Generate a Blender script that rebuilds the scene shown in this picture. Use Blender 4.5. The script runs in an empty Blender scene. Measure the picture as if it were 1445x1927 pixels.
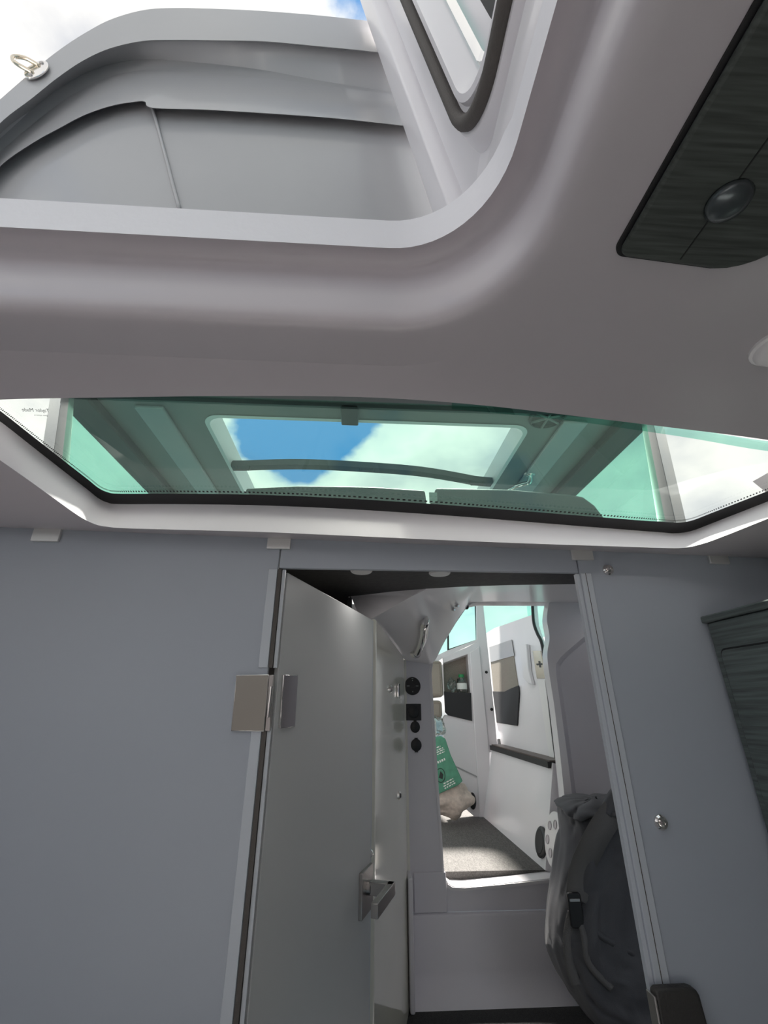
import bpy, bmesh, math, random
from mathutils import Vector, Matrix, noise
from mathutils.geometry import delaunay_2d_cdt
random.seed(7)
C = bpy.context.scene.collection
SC = bpy.context.scene
EYE = 0.98                      # eye height above the vestibule sole

# ------------------------------------------------------------------ camera
F, CX, CY = 835.0, 722.5, 963.5
PITCH, YAW = math.radians(23.7), math.radians(3.3)
FW = Vector((math.sin(YAW)*math.cos(PITCH), math.cos(YAW)*math.cos(PITCH), math.sin(PITCH)))
RT = Vector((math.cos(YAW), -math.sin(YAW), 0))
UP = RT.cross(FW)
cam = bpy.data.cameras.new('camera'); camo = bpy.data.objects.new('camera', cam); C.objects.link(camo)
cam.sensor_fit = 'VERTICAL'; cam.sensor_height = 36; cam.sensor_width = 27
cam.lens = F/1927*36; cam.clip_start = .01
m = Matrix((RT, UP, -FW)).transposed().to_4x4(); m.translation = (0, 0, EYE)
camo.matrix_world = m
SC.camera = camo
SC.view_settings.view_transform = 'Standard'; SC.view_settings.look = 'None'
SC.view_settings.gamma = 1; SC.view_settings.use_curve_mapping = False
SC.view_settings.exposure = 0.86

# ------------------------------------------------------------------ sky
W = bpy.data.worlds.new('sky'); SC.world = W; W.use_nodes = True
nt = W.node_tree; nt.nodes.clear()
def nn(nt, t, **k):
    n = nt.nodes.new(t)
    for a, v in k.items():
        if a in n.inputs: n.inputs[a].default_value = v
        else: setattr(n, a, v)
    return n
tc = nn(nt, 'ShaderNodeTexCoord'); mp = nn(nt, 'ShaderNodeMapping')
mp.inputs['Location'].default_value = (5.2, -2.3, 1.1); mp.inputs['Scale'].default_value = (1.0, 1.0, 1.8)
nz = nn(nt, 'ShaderNodeTexNoise'); nz.inputs['Scale'].default_value = 2.2; nz.inputs['Detail'].default_value = 9
nz.inputs['Roughness'].default_value = .52
cr = nn(nt, 'ShaderNodeValToRGB'); e = cr.color_ramp.elements
e[0].position = .37; e[0].color = (.10, .28, .58, 1); e[1].position = .43; e[1].color = (.74, .76, .77, 1)
x = cr.color_ramp.elements.new(.52); x.color = (.92, .90, .85, 1)
x = cr.color_ramp.elements.new(.68); x.color = (.56, .57, .60, 1)
bg = nn(nt, 'ShaderNodeBackground'); bg.inputs['Strength'].default_value = .76
wo = nn(nt, 'ShaderNodeOutputWorld')
L = nt.links.new
L(tc.outputs['Generated'], mp.inputs['Vector']); L(mp.outputs['Vector'], nz.inputs['Vector'])
# a gap of blue in the clouds beyond the sunroof
dv_ = nn(nt, 'ShaderNodeVectorMath', operation='DOT_PRODUCT'); dv_.inputs[1].default_value = (FW*F + RT*(560-CX) - UP*(765-CY)).normalized()
gm = nn(nt, 'ShaderNodeMapRange', interpolation_type='SMOOTHSTEP'); gm.inputs['From Min'].default_value = .982; gm.inputs['From Max'].default_value = .999; gm.inputs['To Max'].default_value = .20
sb_ = nn(nt, 'ShaderNodeMath', operation='SUBTRACT')
L(tc.outputs['Generated'], dv_.inputs[0]); L(dv_.outputs['Value'], gm.inputs['Value'])
n2 = nn(nt, 'ShaderNodeTexNoise'); n2.inputs['Scale'].default_value = 7; n2.inputs['Detail'].default_value = 6
L(tc.outputs['Generated'], n2.inputs['Vector'])
ad_ = nn(nt, 'ShaderNodeMath', operation='MULTIPLY_ADD'); ad_.inputs[1].default_value = .22; ad_.inputs[2].default_value = -.11
L(n2.outputs['Fac'], ad_.inputs[0])
s2 = nn(nt, 'ShaderNodeMath', operation='ADD'); L(nz.outputs['Fac'], s2.inputs[0]); L(ad_.outputs[0], s2.inputs[1])
L(s2.outputs[0], sb_.inputs[0]); L(gm.outputs[0], sb_.inputs[1]); L(sb_.outputs[0], cr.inputs['Fac'])
sep = nn(nt, 'ShaderNodeSeparateXYZ'); L(tc.outputs['Generated'], sep.inputs[0])
mr = nn(nt, 'ShaderNodeMapRange'); mr.inputs['From Min'].default_value = -.03; mr.inputs['From Max'].default_value = .0
L(sep.outputs['Z'], mr.inputs['Value'])
wm = nn(nt, 'ShaderNodeMix', data_type='RGBA'); wm.inputs[6].default_value = (.20, .26, .29, 1)
L(mr.outputs[0], wm.inputs[0]); L(cr.outputs['Color'], wm.inputs[7]); L(wm.outputs[2], bg.inputs['Color']); L(bg.outputs['Background'], wo.inputs['Surface'])

# sun: high over the stern, behind the standing lid
sl_ = bpy.data.lights.new('sun', 'SUN'); sl_.energy = 10.0; sl_.angle = math.radians(4); sl_.color = (1, .95, .88)
so_ = bpy.data.objects.new('sun', sl_); C.objects.link(so_); so_.location = (0, 3, 6)
so_.rotation_euler = Vector((.05, .45, .89)).to_track_quat('Z', 'Y').to_euler()

# ------------------------------------------------------------------ pixel -> point on a real plane (eye-relative)
def ray(px, py): return FW*F + RT*(px-CX) - UP*(py-CY)
def on(px, py, p0, n):
    r = ray(px, py); p0 = Vector(p0); n = Vector(n); return r*(p0.dot(n)/r.dot(n))
def oz(px, py, z): r = ray(px, py); return r*(z/r.z)
def oy(px, py, y): r = ray(px, py); return r*(y/r.y)
def ox(px, py, x): r = ray(px, py); return r*(x/r.x)

# ------------------------------------------------------------------ materials
MT = {}
def mat(name, col, rough=.5, metal=0, coat=0, bump=None, var=None, spec=.5, sheen=0, stretch=(1, 1, 1)):
    m = bpy.data.materials.new(name); m.use_nodes = True; t = m.node_tree
    b = t.nodes['Principled BSDF']
    b.inputs['Base Color'].default_value = (*col, 1); b.inputs['Roughness'].default_value = rough
    b.inputs['Metallic'].default_value = metal; b.inputs['Specular IOR Level'].default_value = spec
    b.inputs['Coat Weight'].default_value = coat; b.inputs['Coat Roughness'].default_value = .06
    b.inputs['Sheen Weight'].default_value = sheen
    if bump or var:
        tcn = nn(t, 'ShaderNodeTexCoord'); mpn = nn(t, 'ShaderNodeMapping'); mpn.inputs['Scale'].default_value = stretch
        t.links.new(tcn.outputs['Object'], mpn.inputs['Vector'])
        sc, amt = (bump or var)[:2]
        nzn = nn(t, 'ShaderNodeTexNoise'); nzn.inputs['Scale'].default_value = sc; nzn.inputs['Detail'].default_value = 4
        t.links.new(mpn.outputs['Vector'], nzn.inputs['Vector'])
        if bump:
            bp = nn(t, 'ShaderNodeBump'); bp.inputs['Strength'].default_value = amt; bp.inputs['Distance'].default_value = .002
            t.links.new(nzn.outputs['Fac'], bp.inputs['Height']); t.links.new(bp.outputs['Normal'], b.inputs['Normal'])
        if var:
            v = var[1]; r = nn(t, 'ShaderNodeValToRGB')
            r.color_ramp.elements[0].position = .32; r.color_ramp.elements[1].position = .68
            r.color_ramp.elements[0].color = (*[c*(1-v) for c in col], 1); r.color_ramp.elements[1].color = (*[min(1, c*(1+v)) for c in col], 1)
            t.links.new(nzn.outputs['Fac'], r.inputs['Fac']); t.links.new(r.outputs['Color'], b.inputs['Base Color'])
    MT[name] = m; return m
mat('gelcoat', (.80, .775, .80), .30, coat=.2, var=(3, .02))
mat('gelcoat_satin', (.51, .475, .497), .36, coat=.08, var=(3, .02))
mat('gelcoat_textured', (.72, .70, .745), .5, bump=(900, .25))
mat('trimmed_edge', (.80, .79, .82), .55, bump=(60, .5))
mat('cream_gloss', (.88, .865, .76), .12, coat=.5, var=(4, .02))
mat('lid_grey', (.36, .36, .37), .35, coat=.2, var=(5, .025))
mat('rubber', (.012, .012, .013), .55)
mat('gasket', (.085, .075, .068), .7, bump=(500, .5))
mat('chrome', (.82, .80, .78), .09, metal=1)
mat('steel', (.42, .40, .39), .32, metal=1, bump=(300, .1))
mat('brushed_clamp', (.80, .80, .78), .4, metal=.7)
mat('brass_steel', (.70, .62, .50), .25, metal=1)
mat('bronze_clip', (.30, .27, .24), .35, metal=1)
mat('black_plastic', (.012, .012, .013), .42)
mat('black_net', (.022, .022, .025), .7, bump=(700, .5))
mat('dark_board', (.030, .038, .036), .42, var=(60, .5), stretch=(1, .05, 1))
mat('dark_board_side', (.085, .104, .100), .42, var=(120, .4), stretch=(1, .06, 1.6))
mat('dark_fabric', (.052, .060, .054), .65, var=(240, .38), stretch=(.05, 1, 1))
mat('dark_liner', (.040, .038, .039), .55, var=(60, .3))
mat('carpet', (.105, .100, .095), .85, var=(160, .35), bump=(250, .6), stretch=(1, .25, 1))
mat('dark_carpet', (.030, .030, .031), .95, var=(300, .5), bump=(350, .7))
mat('wood_sill', (.105, .075, .062), .45, var=(25, .3), stretch=(1, .1, 1))
mat('beige_fabric', (.30, .27, .23), .85, var=(180, .2), bump=(350, .5))
mat('canvas', (.60, .53, .46), .85, bump=(60, .5), var=(8, .12))
mat('green_paper', (.085, .285, .185), .6, bump=(30, .4), var=(10, .12))
mat('white_print', (.75, .80, .76), .6)
mat('black_print', (.02, .03, .025), .6)
mat('duffel', (.090, .091, .100), .62, bump=(700, .35), var=(6, .12), sheen=.15)
mat('webbing', (.15, .147, .145), .75, bump=(500, .7))
mat('white_plastic', (.80, .78, .78), .35)
mat('grey_button', (.10, .115, .12), .25, metal=.6)
mat('green_cap', (.02, .28, .09), .4)
mat('dash_grey', (.045, .05, .053), .55, bump=(200, .3))
mat('roof_liner', (.20, .205, .205), .5)
mat('roof_trim', (.022, .025, .026), .5)
mat('padded_vinyl', (.035, .033, .031), .5, bump=(260, .5))
mat('bedding', (.33, .32, .335), .8, bump=(40, .3))
mat('hull_lining', (.45, .43, .44), .7)

def glass(name, tint, refl=1.0, rough=0.0):
    m = bpy.data.materials.new(name); m.use_nodes = True; t = m.node_tree; t.nodes.clear()
    o = nn(t, 'ShaderNodeOutputMaterial'); mx = nn(t, 'ShaderNodeMixShader'); fr = nn(t, 'ShaderNodeFresnel', IOR=1.45)
    mu = nn(t, 'ShaderNodeMath', operation='MULTIPLY'); mu.inputs[1].default_value = refl
    tr = nn(t, 'ShaderNodeBsdfTransparent'); tr.inputs['Color'].default_value = (*tint, 1)
    gl = nn(t, 'ShaderNodeBsdfGlossy'); gl.inputs['Roughness'].default_value = rough
    t.links.new(fr.outputs[0], mu.inputs[0]); t.links.new(mu.outputs[0], mx.inputs[0])
    t.links.new(tr.outputs[0], mx.inputs[1]); t.links.new(gl.outputs[0], mx.inputs[2]); t.links.new(mx.outputs[0], o.inputs[0])
    MT[name] = m
glass('skylight_glass', (.95, .975, .96), .10)
glass('windscreen_glass', (.84, .985, .93), .06)
glass('side_glass', (.76, .985, .94), .3)
glass('clear_plastic', (.78, .82, .84), 1.4, .1)
glass('bag_film', (.80, .86, .84), 2.5, .15)
glass('aqua_edge', (.50, .85, .76), 3.0)
def frosted(name, col, trans):
    m = bpy.data.materials.new(name); m.use_nodes = True; t = m.node_tree; t.nodes.clear()
    o = nn(t, 'ShaderNodeOutputMaterial'); a = nn(t, 'ShaderNodeMixShader'); a.inputs[0].default_value = trans
    d = nn(t, 'ShaderNodeBsdfDiffuse'); d.inputs['Color'].default_value = (*col, 1)
    tl = nn(t, 'ShaderNodeBsdfTranslucent'); tl.inputs['Color'].default_value = (*[min(1, c*1.15) for c in col], 1)
    g = nn(t, 'ShaderNodeBsdfGlossy'); g.inputs['Roughness'].default_value = .38
    fr = nn(t, 'ShaderNodeFresnel', IOR=1.4); b = nn(t, 'ShaderNodeMixShader')
    t.links.new(d.outputs[0], a.inputs[1]); t.links.new(tl.outputs[0], a.inputs[2])
    t.links.new(fr.outputs[0], b.inputs[0]); t.links.new(a.outputs[0], b.inputs[1]); t.links.new(g.outputs[0], b.inputs[2])
    t.links.new(b.outputs[0], o.inputs[0]); MT[name] = m
frosted('frosted_glass', (.53, .57, .63), .3)
frosted('frosted_door', (.84, .85, .85), .35)
frosted('seal_plastic', (.68, .72, .77), .3)

# ------------------------------------------------------------------ builders
def thing(name, label, cat, base=(0, 0, 0), group=None):
    o = bpy.data.objects.new(name, None); C.objects.link(o); o.empty_display_size = .05
    o['base'] = list(base); o.location = (base[0], base[1], base[2]+EYE)
    o['label'] = label; o['category'] = cat
    if group: o['group'] = group
    return o
def root_base(o):
    while o.parent: o = o.parent
    return Vector(o['base']) if 'base' in o else Vector((0, 0, 0))
def obj(name, verts, faces, mt, parent=None, smooth=False, bevel=0, base=None, seg=2, solid=0):
    me = bpy.data.meshes.new(name)
    if parent is not None: b = root_base(parent)
    else:
        if base is None:
            base = Vector((sum(v[0] for v in verts)/len(verts), sum(v[1] for v in verts)/len(verts), min(v[2] for v in verts)))
        b = Vector(base)
    me.from_pydata([tuple(Vector(v)-b) for v in verts], [], faces)
    bm = bmesh.new(); bm.from_mesh(me); bmesh.ops.recalc_face_normals(bm, faces=bm.faces); bm.to_mesh(me); bm.free()
    me.materials.append(MT[mt])
    o = bpy.data.objects.new(name, me); C.objects.link(o)
    if smooth:
        me.shade_smooth()
        if smooth == 'angle': me.set_sharp_from_angle(angle=math.radians(38))
    if solid:
        s = o.modifiers.new('thick', 'SOLIDIFY'); s.thickness = solid; s.offset = 0
    if bevel:
        mod = o.modifiers.new('bevel', 'BEVEL'); mod.width = bevel; mod.segments = seg; mod.limit_method = 'ANGLE'; mod.angle_limit = math.radians(40)
        me.shade_smooth(); me.set_sharp_from_angle(angle=math.radians(60))
    if parent is not None: o.parent = parent
    else: o['base'] = list(b); o.location = b + Vector((0, 0, EYE))
    return o
def tag(o, label, cat, group=None):
    o['label'] = label; o['category'] = cat
    if group: o['group'] = group
    return o
def struct(o, label=None):
    o['kind'] = 'structure'
    if label: o['label'] = label
    if label: o['category'] = 'structure'
    return o
BOXF = [(0, 1, 3, 2), (4, 6, 7, 5), (0, 4, 5, 1), (2, 3, 7, 6), (0, 2, 6, 4), (1, 5, 7, 3)]
def box(x0, x1, y0, y1, z0, z1): return [(x, y, z) for x in (x0, x1) for y in (y0, y1) for z in (z0, z1)], BOXF
def slab(pts, d):
    n = len(pts); d = Vector(d)
    v = [Vector(p) for p in pts] + [Vector(p)+d for p in pts]
    f = [tuple(range(n)), tuple(range(2*n-1, n-1, -1))] + [(i, i+n, (i+1) % n+n, (i+1) % n) for i in range(n)]
    return v, f
def merge(*ms):
    V, Fc = [], []
    for v, f in ms:
        k = len(V); V += [Vector(p) for p in v]; Fc += [tuple(i+k for i in q) for q in f]
    return V, Fc
def loft(loops, closed=True, cap0=False, cap1=False):
    n = len(loops[0]); V = [Vector(p) for l in loops for p in l]; Fc = []
    for k in range(len(loops)-1):
        for i in range(n if closed else n-1):
            j = (i+1) % n; Fc.append((k*n+i, k*n+j, (k+1)*n+j, (k+1)*n+i))
    if cap0: Fc.append(tuple(range(n-1, -1, -1)))
    if cap1: Fc.append(tuple((len(loops)-1)*n+i for i in range(n)))
    return V, Fc
def cat_rom(pts, n, closed=False):
    pts = [Vector(p) for p in pts]; out = []; m = len(pts)
    for k in range(n):
        t = k/(n if closed else n-1)*(m if closed else m-1); i = int(t); u = t-i
        if not closed and i >= m-1: i, u = m-2, 1.0
        g = (lambda j: pts[j % m]) if closed else (lambda j: pts[max(0, min(m-1, j))])
        a, b, c, d = g(i-1), g(i), g(i+1), g(i+2)
        out.append(.5*((2*b)+(c-a)*u+(2*a-5*b+4*c-d)*u*u+(3*b-a-3*c+d)*u**3))
    return out
def tube(path, r, n=8, closed=False):
    path = [Vector(p) for p in path]; loops = []; prev = None
    for i, p in enumerate(path):
        a = path[i-1] if (i or closed) else path[0]; b = path[(i+1) % len(path)] if (i < len(path)-1 or closed) else path[-1]
        t = (b-a).normalized()
        u = t.orthogonal().normalized() if prev is None else (prev-t*prev.dot(t)).normalized()
        prev = u; w = t.cross(u); rr = r[i] if isinstance(r, (list, tuple)) else r
        loops.append([p+(u*math.cos(2*math.pi*k/n)+w*math.sin(2*math.pi*k/n))*rr for k in range(n)])
    if closed: loops.append(loops[0])
    return loft(loops, True, not closed, not closed)
def frame(nrm, upv=(0, 0, 1)):
    n = Vector(nrm).normalized(); u = Vector(upv).cross(n)
    if u.length < 1e-4: u = Vector((1, 0, 0))
    u.normalize(); return u, n.cross(u), n
def lathe(c, nrm, prof, n=24, sx=1, sy=1, upv=(0, 0, 1)):
    u, v, w = frame(nrm, upv); c = Vector(c)
    loops = [[c+u*(r*sx*math.cos(2*math.pi*k/n))+v*(r*sy*math.sin(2*math.pi*k/n))+w*h for k in range(n)] for r, h in prof]
    return loft(loops, True, True, True)
def rr(x0, x1, y0, y1, r, seg=10):
    out = []
    for cx, cy, a0 in ((x1-r, y1-r, 0), (x0+r, y1-r, 90), (x0+r, y0+r, 180), (x1-r, y0+r, 270)):
        for k in range(seg+1):
            a = math.radians(a0+90*k/seg); out.append((cx+r*math.cos(a), cy+r*math.sin(a)))
    return out
def densify(loop, step=.03):
    out = []
    for i, p in enumerate(loop):
        q = loop[(i+1) % len(loop)]; d = math.hypot(q[0]-p[0], q[1]-p[1]); k = max(1, int(d/step))
        for j in range(k): out.append((p[0]+(q[0]-p[0])*j/k, p[1]+(q[1]-p[1])*j/k))
    return out
def pip(x, y, poly):
    c = False; n = len(poly)
    for i in range(n):
        x1, y1 = poly[i][:2]; x2, y2 = poly[(i+1) % n][:2]
        if (y1 > y) != (y2 > y) and x < (x2-x1)*(y-y1)/(y2-y1)+x1: c = not c
    return c
def sheet(outer, holes, zf, grid=.05):
    pts, edges = [], []
    for loop in [outer]+holes:
        k = len(pts); n = len(loop); pts += [Vector((p[0], p[1])) for p in loop]; edges += [(k+i, k+(i+1) % n) for i in range(n)]
    xs = [p[0] for p in outer]; ys = [p[1] for p in outer]
    x = min(xs)+grid*.5
    while x < max(xs):
        y = min(ys)+grid*.5
        while y < max(ys):
            if pip(x, y, outer) and not any(pip(x, y, h) for h in holes): pts.append(Vector((x, y)))
            y += grid
        x += grid
    v, _, f, *_ = delaunay_2d_cdt(pts, edges, [], 0, 1e-6)
    F2 = []
    for t in f:
        cx = sum(v[i].x for i in t)/3; cy = sum(v[i].y for i in t)/3
        if pip(cx, cy, outer) and not any(pip(cx, cy, h) for h in holes): F2.append(tuple(t))
    return [(p.x, p.y, zf(p.x, p.y)) for p in v], F2

# ------------------------------------------------------------------ cabin shell
YP = .85                                        # partition plane
def zc(x, y):                                   # overhead: level, then falling to the partition
    tilt = -.022*(x-.02)
    if y < .50: return .45
    t = min(1, (y-.50)/.29); s = t*t*(3-2*t)*.5+t*.5; u = max(0, (y-.79)/.07)
    return .45*(1-s)+(.296+tilt+.014*u*u)*s
HX, HY = -.92, -.95
hatch_hole = rr(HX-.10, .160+.10, HY-.10, .400+.10, .13+.10, 14)
# skylight trough mouth in plan
sky_px_near = [(-140, 770), (-60, 760), (0, 752), (200, 748), (470, 745), (700, 748), (900, 762), (1100, 785), (1250, 803), (1445, 828), (1640, 862)]
def on_ceil(px, py):
    r = ray(px, py); lo, hi = .3, 1.4
    for _ in range(40):
        mid = (lo+hi)/2; p = r*(mid/r.y)
        if p.z < zc(p.x, mid): lo = mid
        else: hi = mid
    return r*(lo/r.y)
near = [on_ceil(px, py) for px, py in sky_px_near]
band_px = [(-140, 785), (-60, 826), (0, 866), (60, 908), (110, 944), (150, 972), (175, 985), (200, 991), (235, 994), (340, 997), (490, 1001), (650, 1008), (850, 1017), (1000, 1023), (1150, 1028), (1240, 1031), (1285, 1031), (1320, 1024), (1370, 1006), (1445, 976), (1540, 940), (1640, 900)]
n_e = 90
b3 = cat_rom([on_ceil(*p) for p in band_px], n_e)
for p in b3: p.y = min(p.y, .846)
mouth = [(p.x, p.y) for p in cat_rom(near, 60)] + [(p.x, p.y) for p in b3[::-1]]
outer = densify([(-1.12, -1.2), (1.0, -1.2), (1.0, .86), (-1.12, .86)], .08)
v, f = sheet(outer, [hatch_hole, mouth], zc, .045)
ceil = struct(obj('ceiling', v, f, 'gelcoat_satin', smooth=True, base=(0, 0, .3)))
# hatch coaming: roll, wall, hollow, hanging lip
prof = [(.10, .45), (.052, .45), (.040, .4512), (.031, .455), (.0255, .462), (.0235, .474), (.0245, .50), (.028, .525), (.032, .540), (.0335, .550), (.031, .560), (.022, .567), (.009, .566), (0, .561)]
def hloop(o, z): return [(x, y, z) for x, y in rr(HX-o, .160+o, HY-o, .400+o, .13+o, 14)]
v, f = loft([hloop(o, z) for o, z in prof])
obj('hatch_coaming', v, f, 'gelcoat_satin', ceil, smooth=True)
v, f = loft([hloop(0, .561), hloop(.001, .59), hloop(-.001, .616), hloop(.03, .618), hloop(.25, .60)])
obj('coaming_lip', v, f, 'trimmed_edge', ceil, smooth='angle')
v, f = tube(hloop(.006, .6195), .0035, 6, True)
obj('lip_gasket', v, f, 'rubber', ceil, smooth=True)
# raised gutter along the hinge side
gl_ = [(.166, .60), (.166, .70), (.164, .80), (.164, .822), (.167, .836), (.174, .842), (.186, .841), (.19, .83), (.195, .60)]
v, f = loft([[(x, -.95+.055*k, z) for k in range(30)] for x, z in gl_], False)
obj('hinge_gutter', v, f, 'gelcoat', ceil, smooth=True)

# walls of the cabin
def wall(name, pts, d, mt='hull_lining'):
    v, f = slab(pts, d); return struct(obj(name, v, f, mt))
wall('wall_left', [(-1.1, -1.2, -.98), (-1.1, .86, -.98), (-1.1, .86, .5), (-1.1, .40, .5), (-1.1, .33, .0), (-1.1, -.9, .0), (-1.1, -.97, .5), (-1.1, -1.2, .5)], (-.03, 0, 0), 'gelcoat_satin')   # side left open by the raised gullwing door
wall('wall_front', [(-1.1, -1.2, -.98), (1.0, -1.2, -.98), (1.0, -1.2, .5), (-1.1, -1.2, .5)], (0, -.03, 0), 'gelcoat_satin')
# right side: coved from overhead into the hull side
loops = []
for x, z in ((.89, .47), (.915, .44), (.925, .38), (.930, .30), (.932, .1), (.935, -.98)):
    loops.append([(x, -1.2+.1*k, z) for k in range(21)]+[(x, .848, z)])
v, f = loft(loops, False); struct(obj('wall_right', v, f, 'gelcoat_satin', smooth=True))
v, f = box(-1.1, .93, -1.2, .80, -.62, -.60); struct(obj('floor_berth', v, f, 'bedding'))
bc = thing('reflection_cushion', 'added dark grey cushion, out of view, for the hinge plate to reflect', 'cushion', (-.66, -1.1, -.598))  # unseen, added only to darken the reflection in the chrome hinge plate
v, f = box(-.98, -.36, -1.195, -1.07, -.598, .27); obj('pad', v, f, 'padded_vinyl', bc, bevel=.04, seg=4)
v, f = tube([(-.96, -1.068, .23), (-.38, -1.068, .23)], .004, 6); obj('piping', v, f, 'rubber', bc)

# ------------------------------------------------------------------ skylight over the partition
GN = Vector((.0296, .33, 1)); GP = Vector((0, .832, .365))
def gl(px, py, d=0): return on(px, py, GP+GN.normalized()*d, GN)
edge_px = [(-140, 700), (-60, 741), (0, 782), (60, 829), (120, 876), (165, 911), (185, 927), (202, 935), (225, 938), (330, 938), (480, 940), (650, 947), (850, 960), (1000, 972), (1150, 984), (1240, 991), (1270, 993), (1300, 989), (1340, 974), (1445, 933), (1540, 897), (1640, 858)]
near_px = [(1640, 830), (1540, 838), (1445, 838), (1300, 812), (1180, 792), (1090, 779), (950, 766), (850, 758), (700, 744), (470, 738), (200, 740), (0, 744), (-140, 690)]
outl = [gl(*p) for p in edge_px] + [gl(*p) for p in near_px]
sk = struct(bpy.data.objects.new('window_1', None)); C.objects.link(sk); sk['base'] = [0, .84, .375]; sk.location = (0, .84, .375+EYE)
v, f = slab(outl, GN.normalized()*.006); obj('pane', v, f, 'skylight_glass', sk)
ne_px = [(850, 764), (950, 772), (1090, 786), (1180, 798), (1300, 815), (1445, 838), (1540, 838)]
v, f = loft([cat_rom([gl(px, py-8, -.002) for px, py in ne_px], 30), cat_rom([gl(px, py+6+.008*(px-850), -.002) for px, py in ne_px], 30)], False); obj('polished_edge', v, f, 'aqua_edge', sk)
# black bonded seal along the visible edges and the moulded trough below it
e0 = cat_rom([gl(px, py-9, -.001) for px, py in edge_px], n_e)
e1 = cat_rom([gl(px, py+11, -.002) for px, py in edge_px], n_e)
e2 = [p+Vector((0, 0, -.004)) for p in e1]
c0 = [p+Vector((0, .0, 0))+((p-Vector((.1, .3, p.z))).normalized()*.012) for p in e1]
v, f = loft([e0, e1, c0], False); obj('seal', v, f, 'rubber', sk, smooth=True)
e1b = [p+Vector((0, 0, .001)) for p in e1]
out = []
for a, b in zip(e1b, b3):
    d = Vector((b.x-a.x, b.y-a.y, 0)); out.append((a, b, d))
l1 = [a.lerp(b, .45) for a, b, d in out]; l2 = [a.lerp(b, .8) for a, b, d in out]; l3 = [b.copy() for a, b, d in out]
cen = Vector((.1, .45, 0))
def push(p, k):
    d = Vector((p.x-cen.x, p.y-cen.y, 0)).normalized(); return p+d*k
b3 = [Vector((p.x, p.y, zc(p.x, p.y))) for p in b3]
v, f = loft([e1b, l1, l2, [a.lerp(b, .95) for a, b, d in out], b3], False)
obj('skylight_trough', v, f, 'gelcoat', ceil, smooth=True)
# near-side inner edge of the trough (overhead thickness)
ne = [(p.x, p.y) for p in cat_rom(near, 50)]
v, f = loft([[(x, y, zc(x, y)) for x, y in ne], [(x, y-.004, zc(x, y)+.006) for x, y in ne], [(x, y-.012, zc(x, y)+.03) for x, y in ne]], False)
obj('trough_lip', v, f, 'gelcoat', ceil, smooth=True)
# printed dot band inside the seal
dots = []
ed = cat_rom([gl(px, py-12, -.0012) for px, py in edge_px], 420)
for i in range(0, 419):
    p, q = ed[i], ed[i+1]; t = (q-p); w = t.normalized().cross(GN).normalized()
    if w.y > 0: w = -w
    dots.append(([p, p+t*.5, p+t*.5+w*.004, p+w*.004], [(0, 1, 2, 3)]))
v, f = merge(*dots); o = obj('dot_band', v, f, 'rubber', sk); o['kind'] = 'stuff'
# maker's mark, read from behind
def text_mesh(name, s, size, origin, u, vv, mt, parent, shear=0, align='LEFT', fl=False):
    cu = bpy.data.curves.new(name, 'FONT'); cu.body = s; cu.size = size; cu.align_x = align; cu.shear = shear
    to = bpy.data.objects.new(name, cu); C.objects.link(to); bpy.context.view_layer.update()
    me = bpy.data.meshes.new_from_object(to.evaluated_get(bpy.context.evaluated_depsgraph_get()))
    V = [Vector(origin)+Vector(u)*p.co.x+Vector(vv)*p.co.y for p in me.vertices]; Fc = [tuple(p.vertices) for p in me.polygons]
    bpy.data.objects.remove(to); bpy.data.meshes.remove(me)
    return obj(name, V, Fc, mt, parent)
a = gl(94, 776, -.0015); b = gl(44, 774, -.0015); ud = (b-a).normalized(); vd = (gl(70, 764, -.0015)-gl(70, 778, -.0015)).normalized()
text_mesh('lettering', 'Taylor Made', (b-a).length/4.9, a, ud, vd*1.3, 'black_print', sk, .3)
a = gl(90, 783, -.0015); b = gl(60, 781, -.0015)
text_mesh('lettering', 'glass systems', (b-a).length/6.0, a, ud, vd, 'black_print', sk)

# ------------------------------------------------------------------ frosted glass partition
ztop = lambda x: .336-.022*(x-.02)
XL, XR = -.157, .445
def glass_panel(name, x0, x1, z0, label):
    v, f = slab([(x0, YP, z0), (x1, YP, z0), (x1, YP, ztop(x1)), (x0, YP, ztop(x0))], (0, .010, 0))
    o = obj(name, v, f, 'frosted_glass', gpart, bevel=.0012); o['label'] = label; return o
gpart = thing('glass_partition', 'blue-grey frosted glass partition spanning the cabin around the open door', 'partition', (0, YP, -.97))
pl = glass_panel('glass_panel', -1.095, XL-.0015, -.97, 'wide blue-grey frosted glass panel left of the open door')
ph = glass_panel('glass_panel', XL+.0005, XR-.0005, .249, 'narrow frosted glass header strip above the door opening')
pr = glass_panel('glass_panel', XR+.0015, .928, -.97, 'frosted glass panel right of the door, beside the dark cabinet')
for zz in ((.246, .064), (-.033, -.96)):
    v, f = box(XL-.019, XL-.002, YP-.0035, YP-.0003, zz[1], zz[0]); obj('edge_seal', v, f, 'seal_plastic', pl, bevel=.001)
    v, f = box(XL-.001, XL+.006, YP-.002, YP+.006, zz[1], zz[0]); obj('seal_bead', v, f, 'gasket', pl)
    v, f = box(XL+.007, XL+.013, YP+.002, YP+.009, zz[1], zz[0]); obj('seal_fin', v, f, 'seal_plastic', pl)
v, f = box(XR-.006, XR+.001, YP+.001, YP+.011, -.96, .247); obj('edge_seal', v, f, 'seal_plastic', pr)
v, f = box(XR+.002, XR+.024, YP-.003, YP-.0003, -.96, .247); obj('edge_seal', v, f, 'seal_plastic', pr, bevel=.001)
v, f = box(XR+.0115, XR+.0125, YP-.0036, YP-.0029, -.96, .247); obj('seal_line', v, f, 'gasket', pr)

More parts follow.
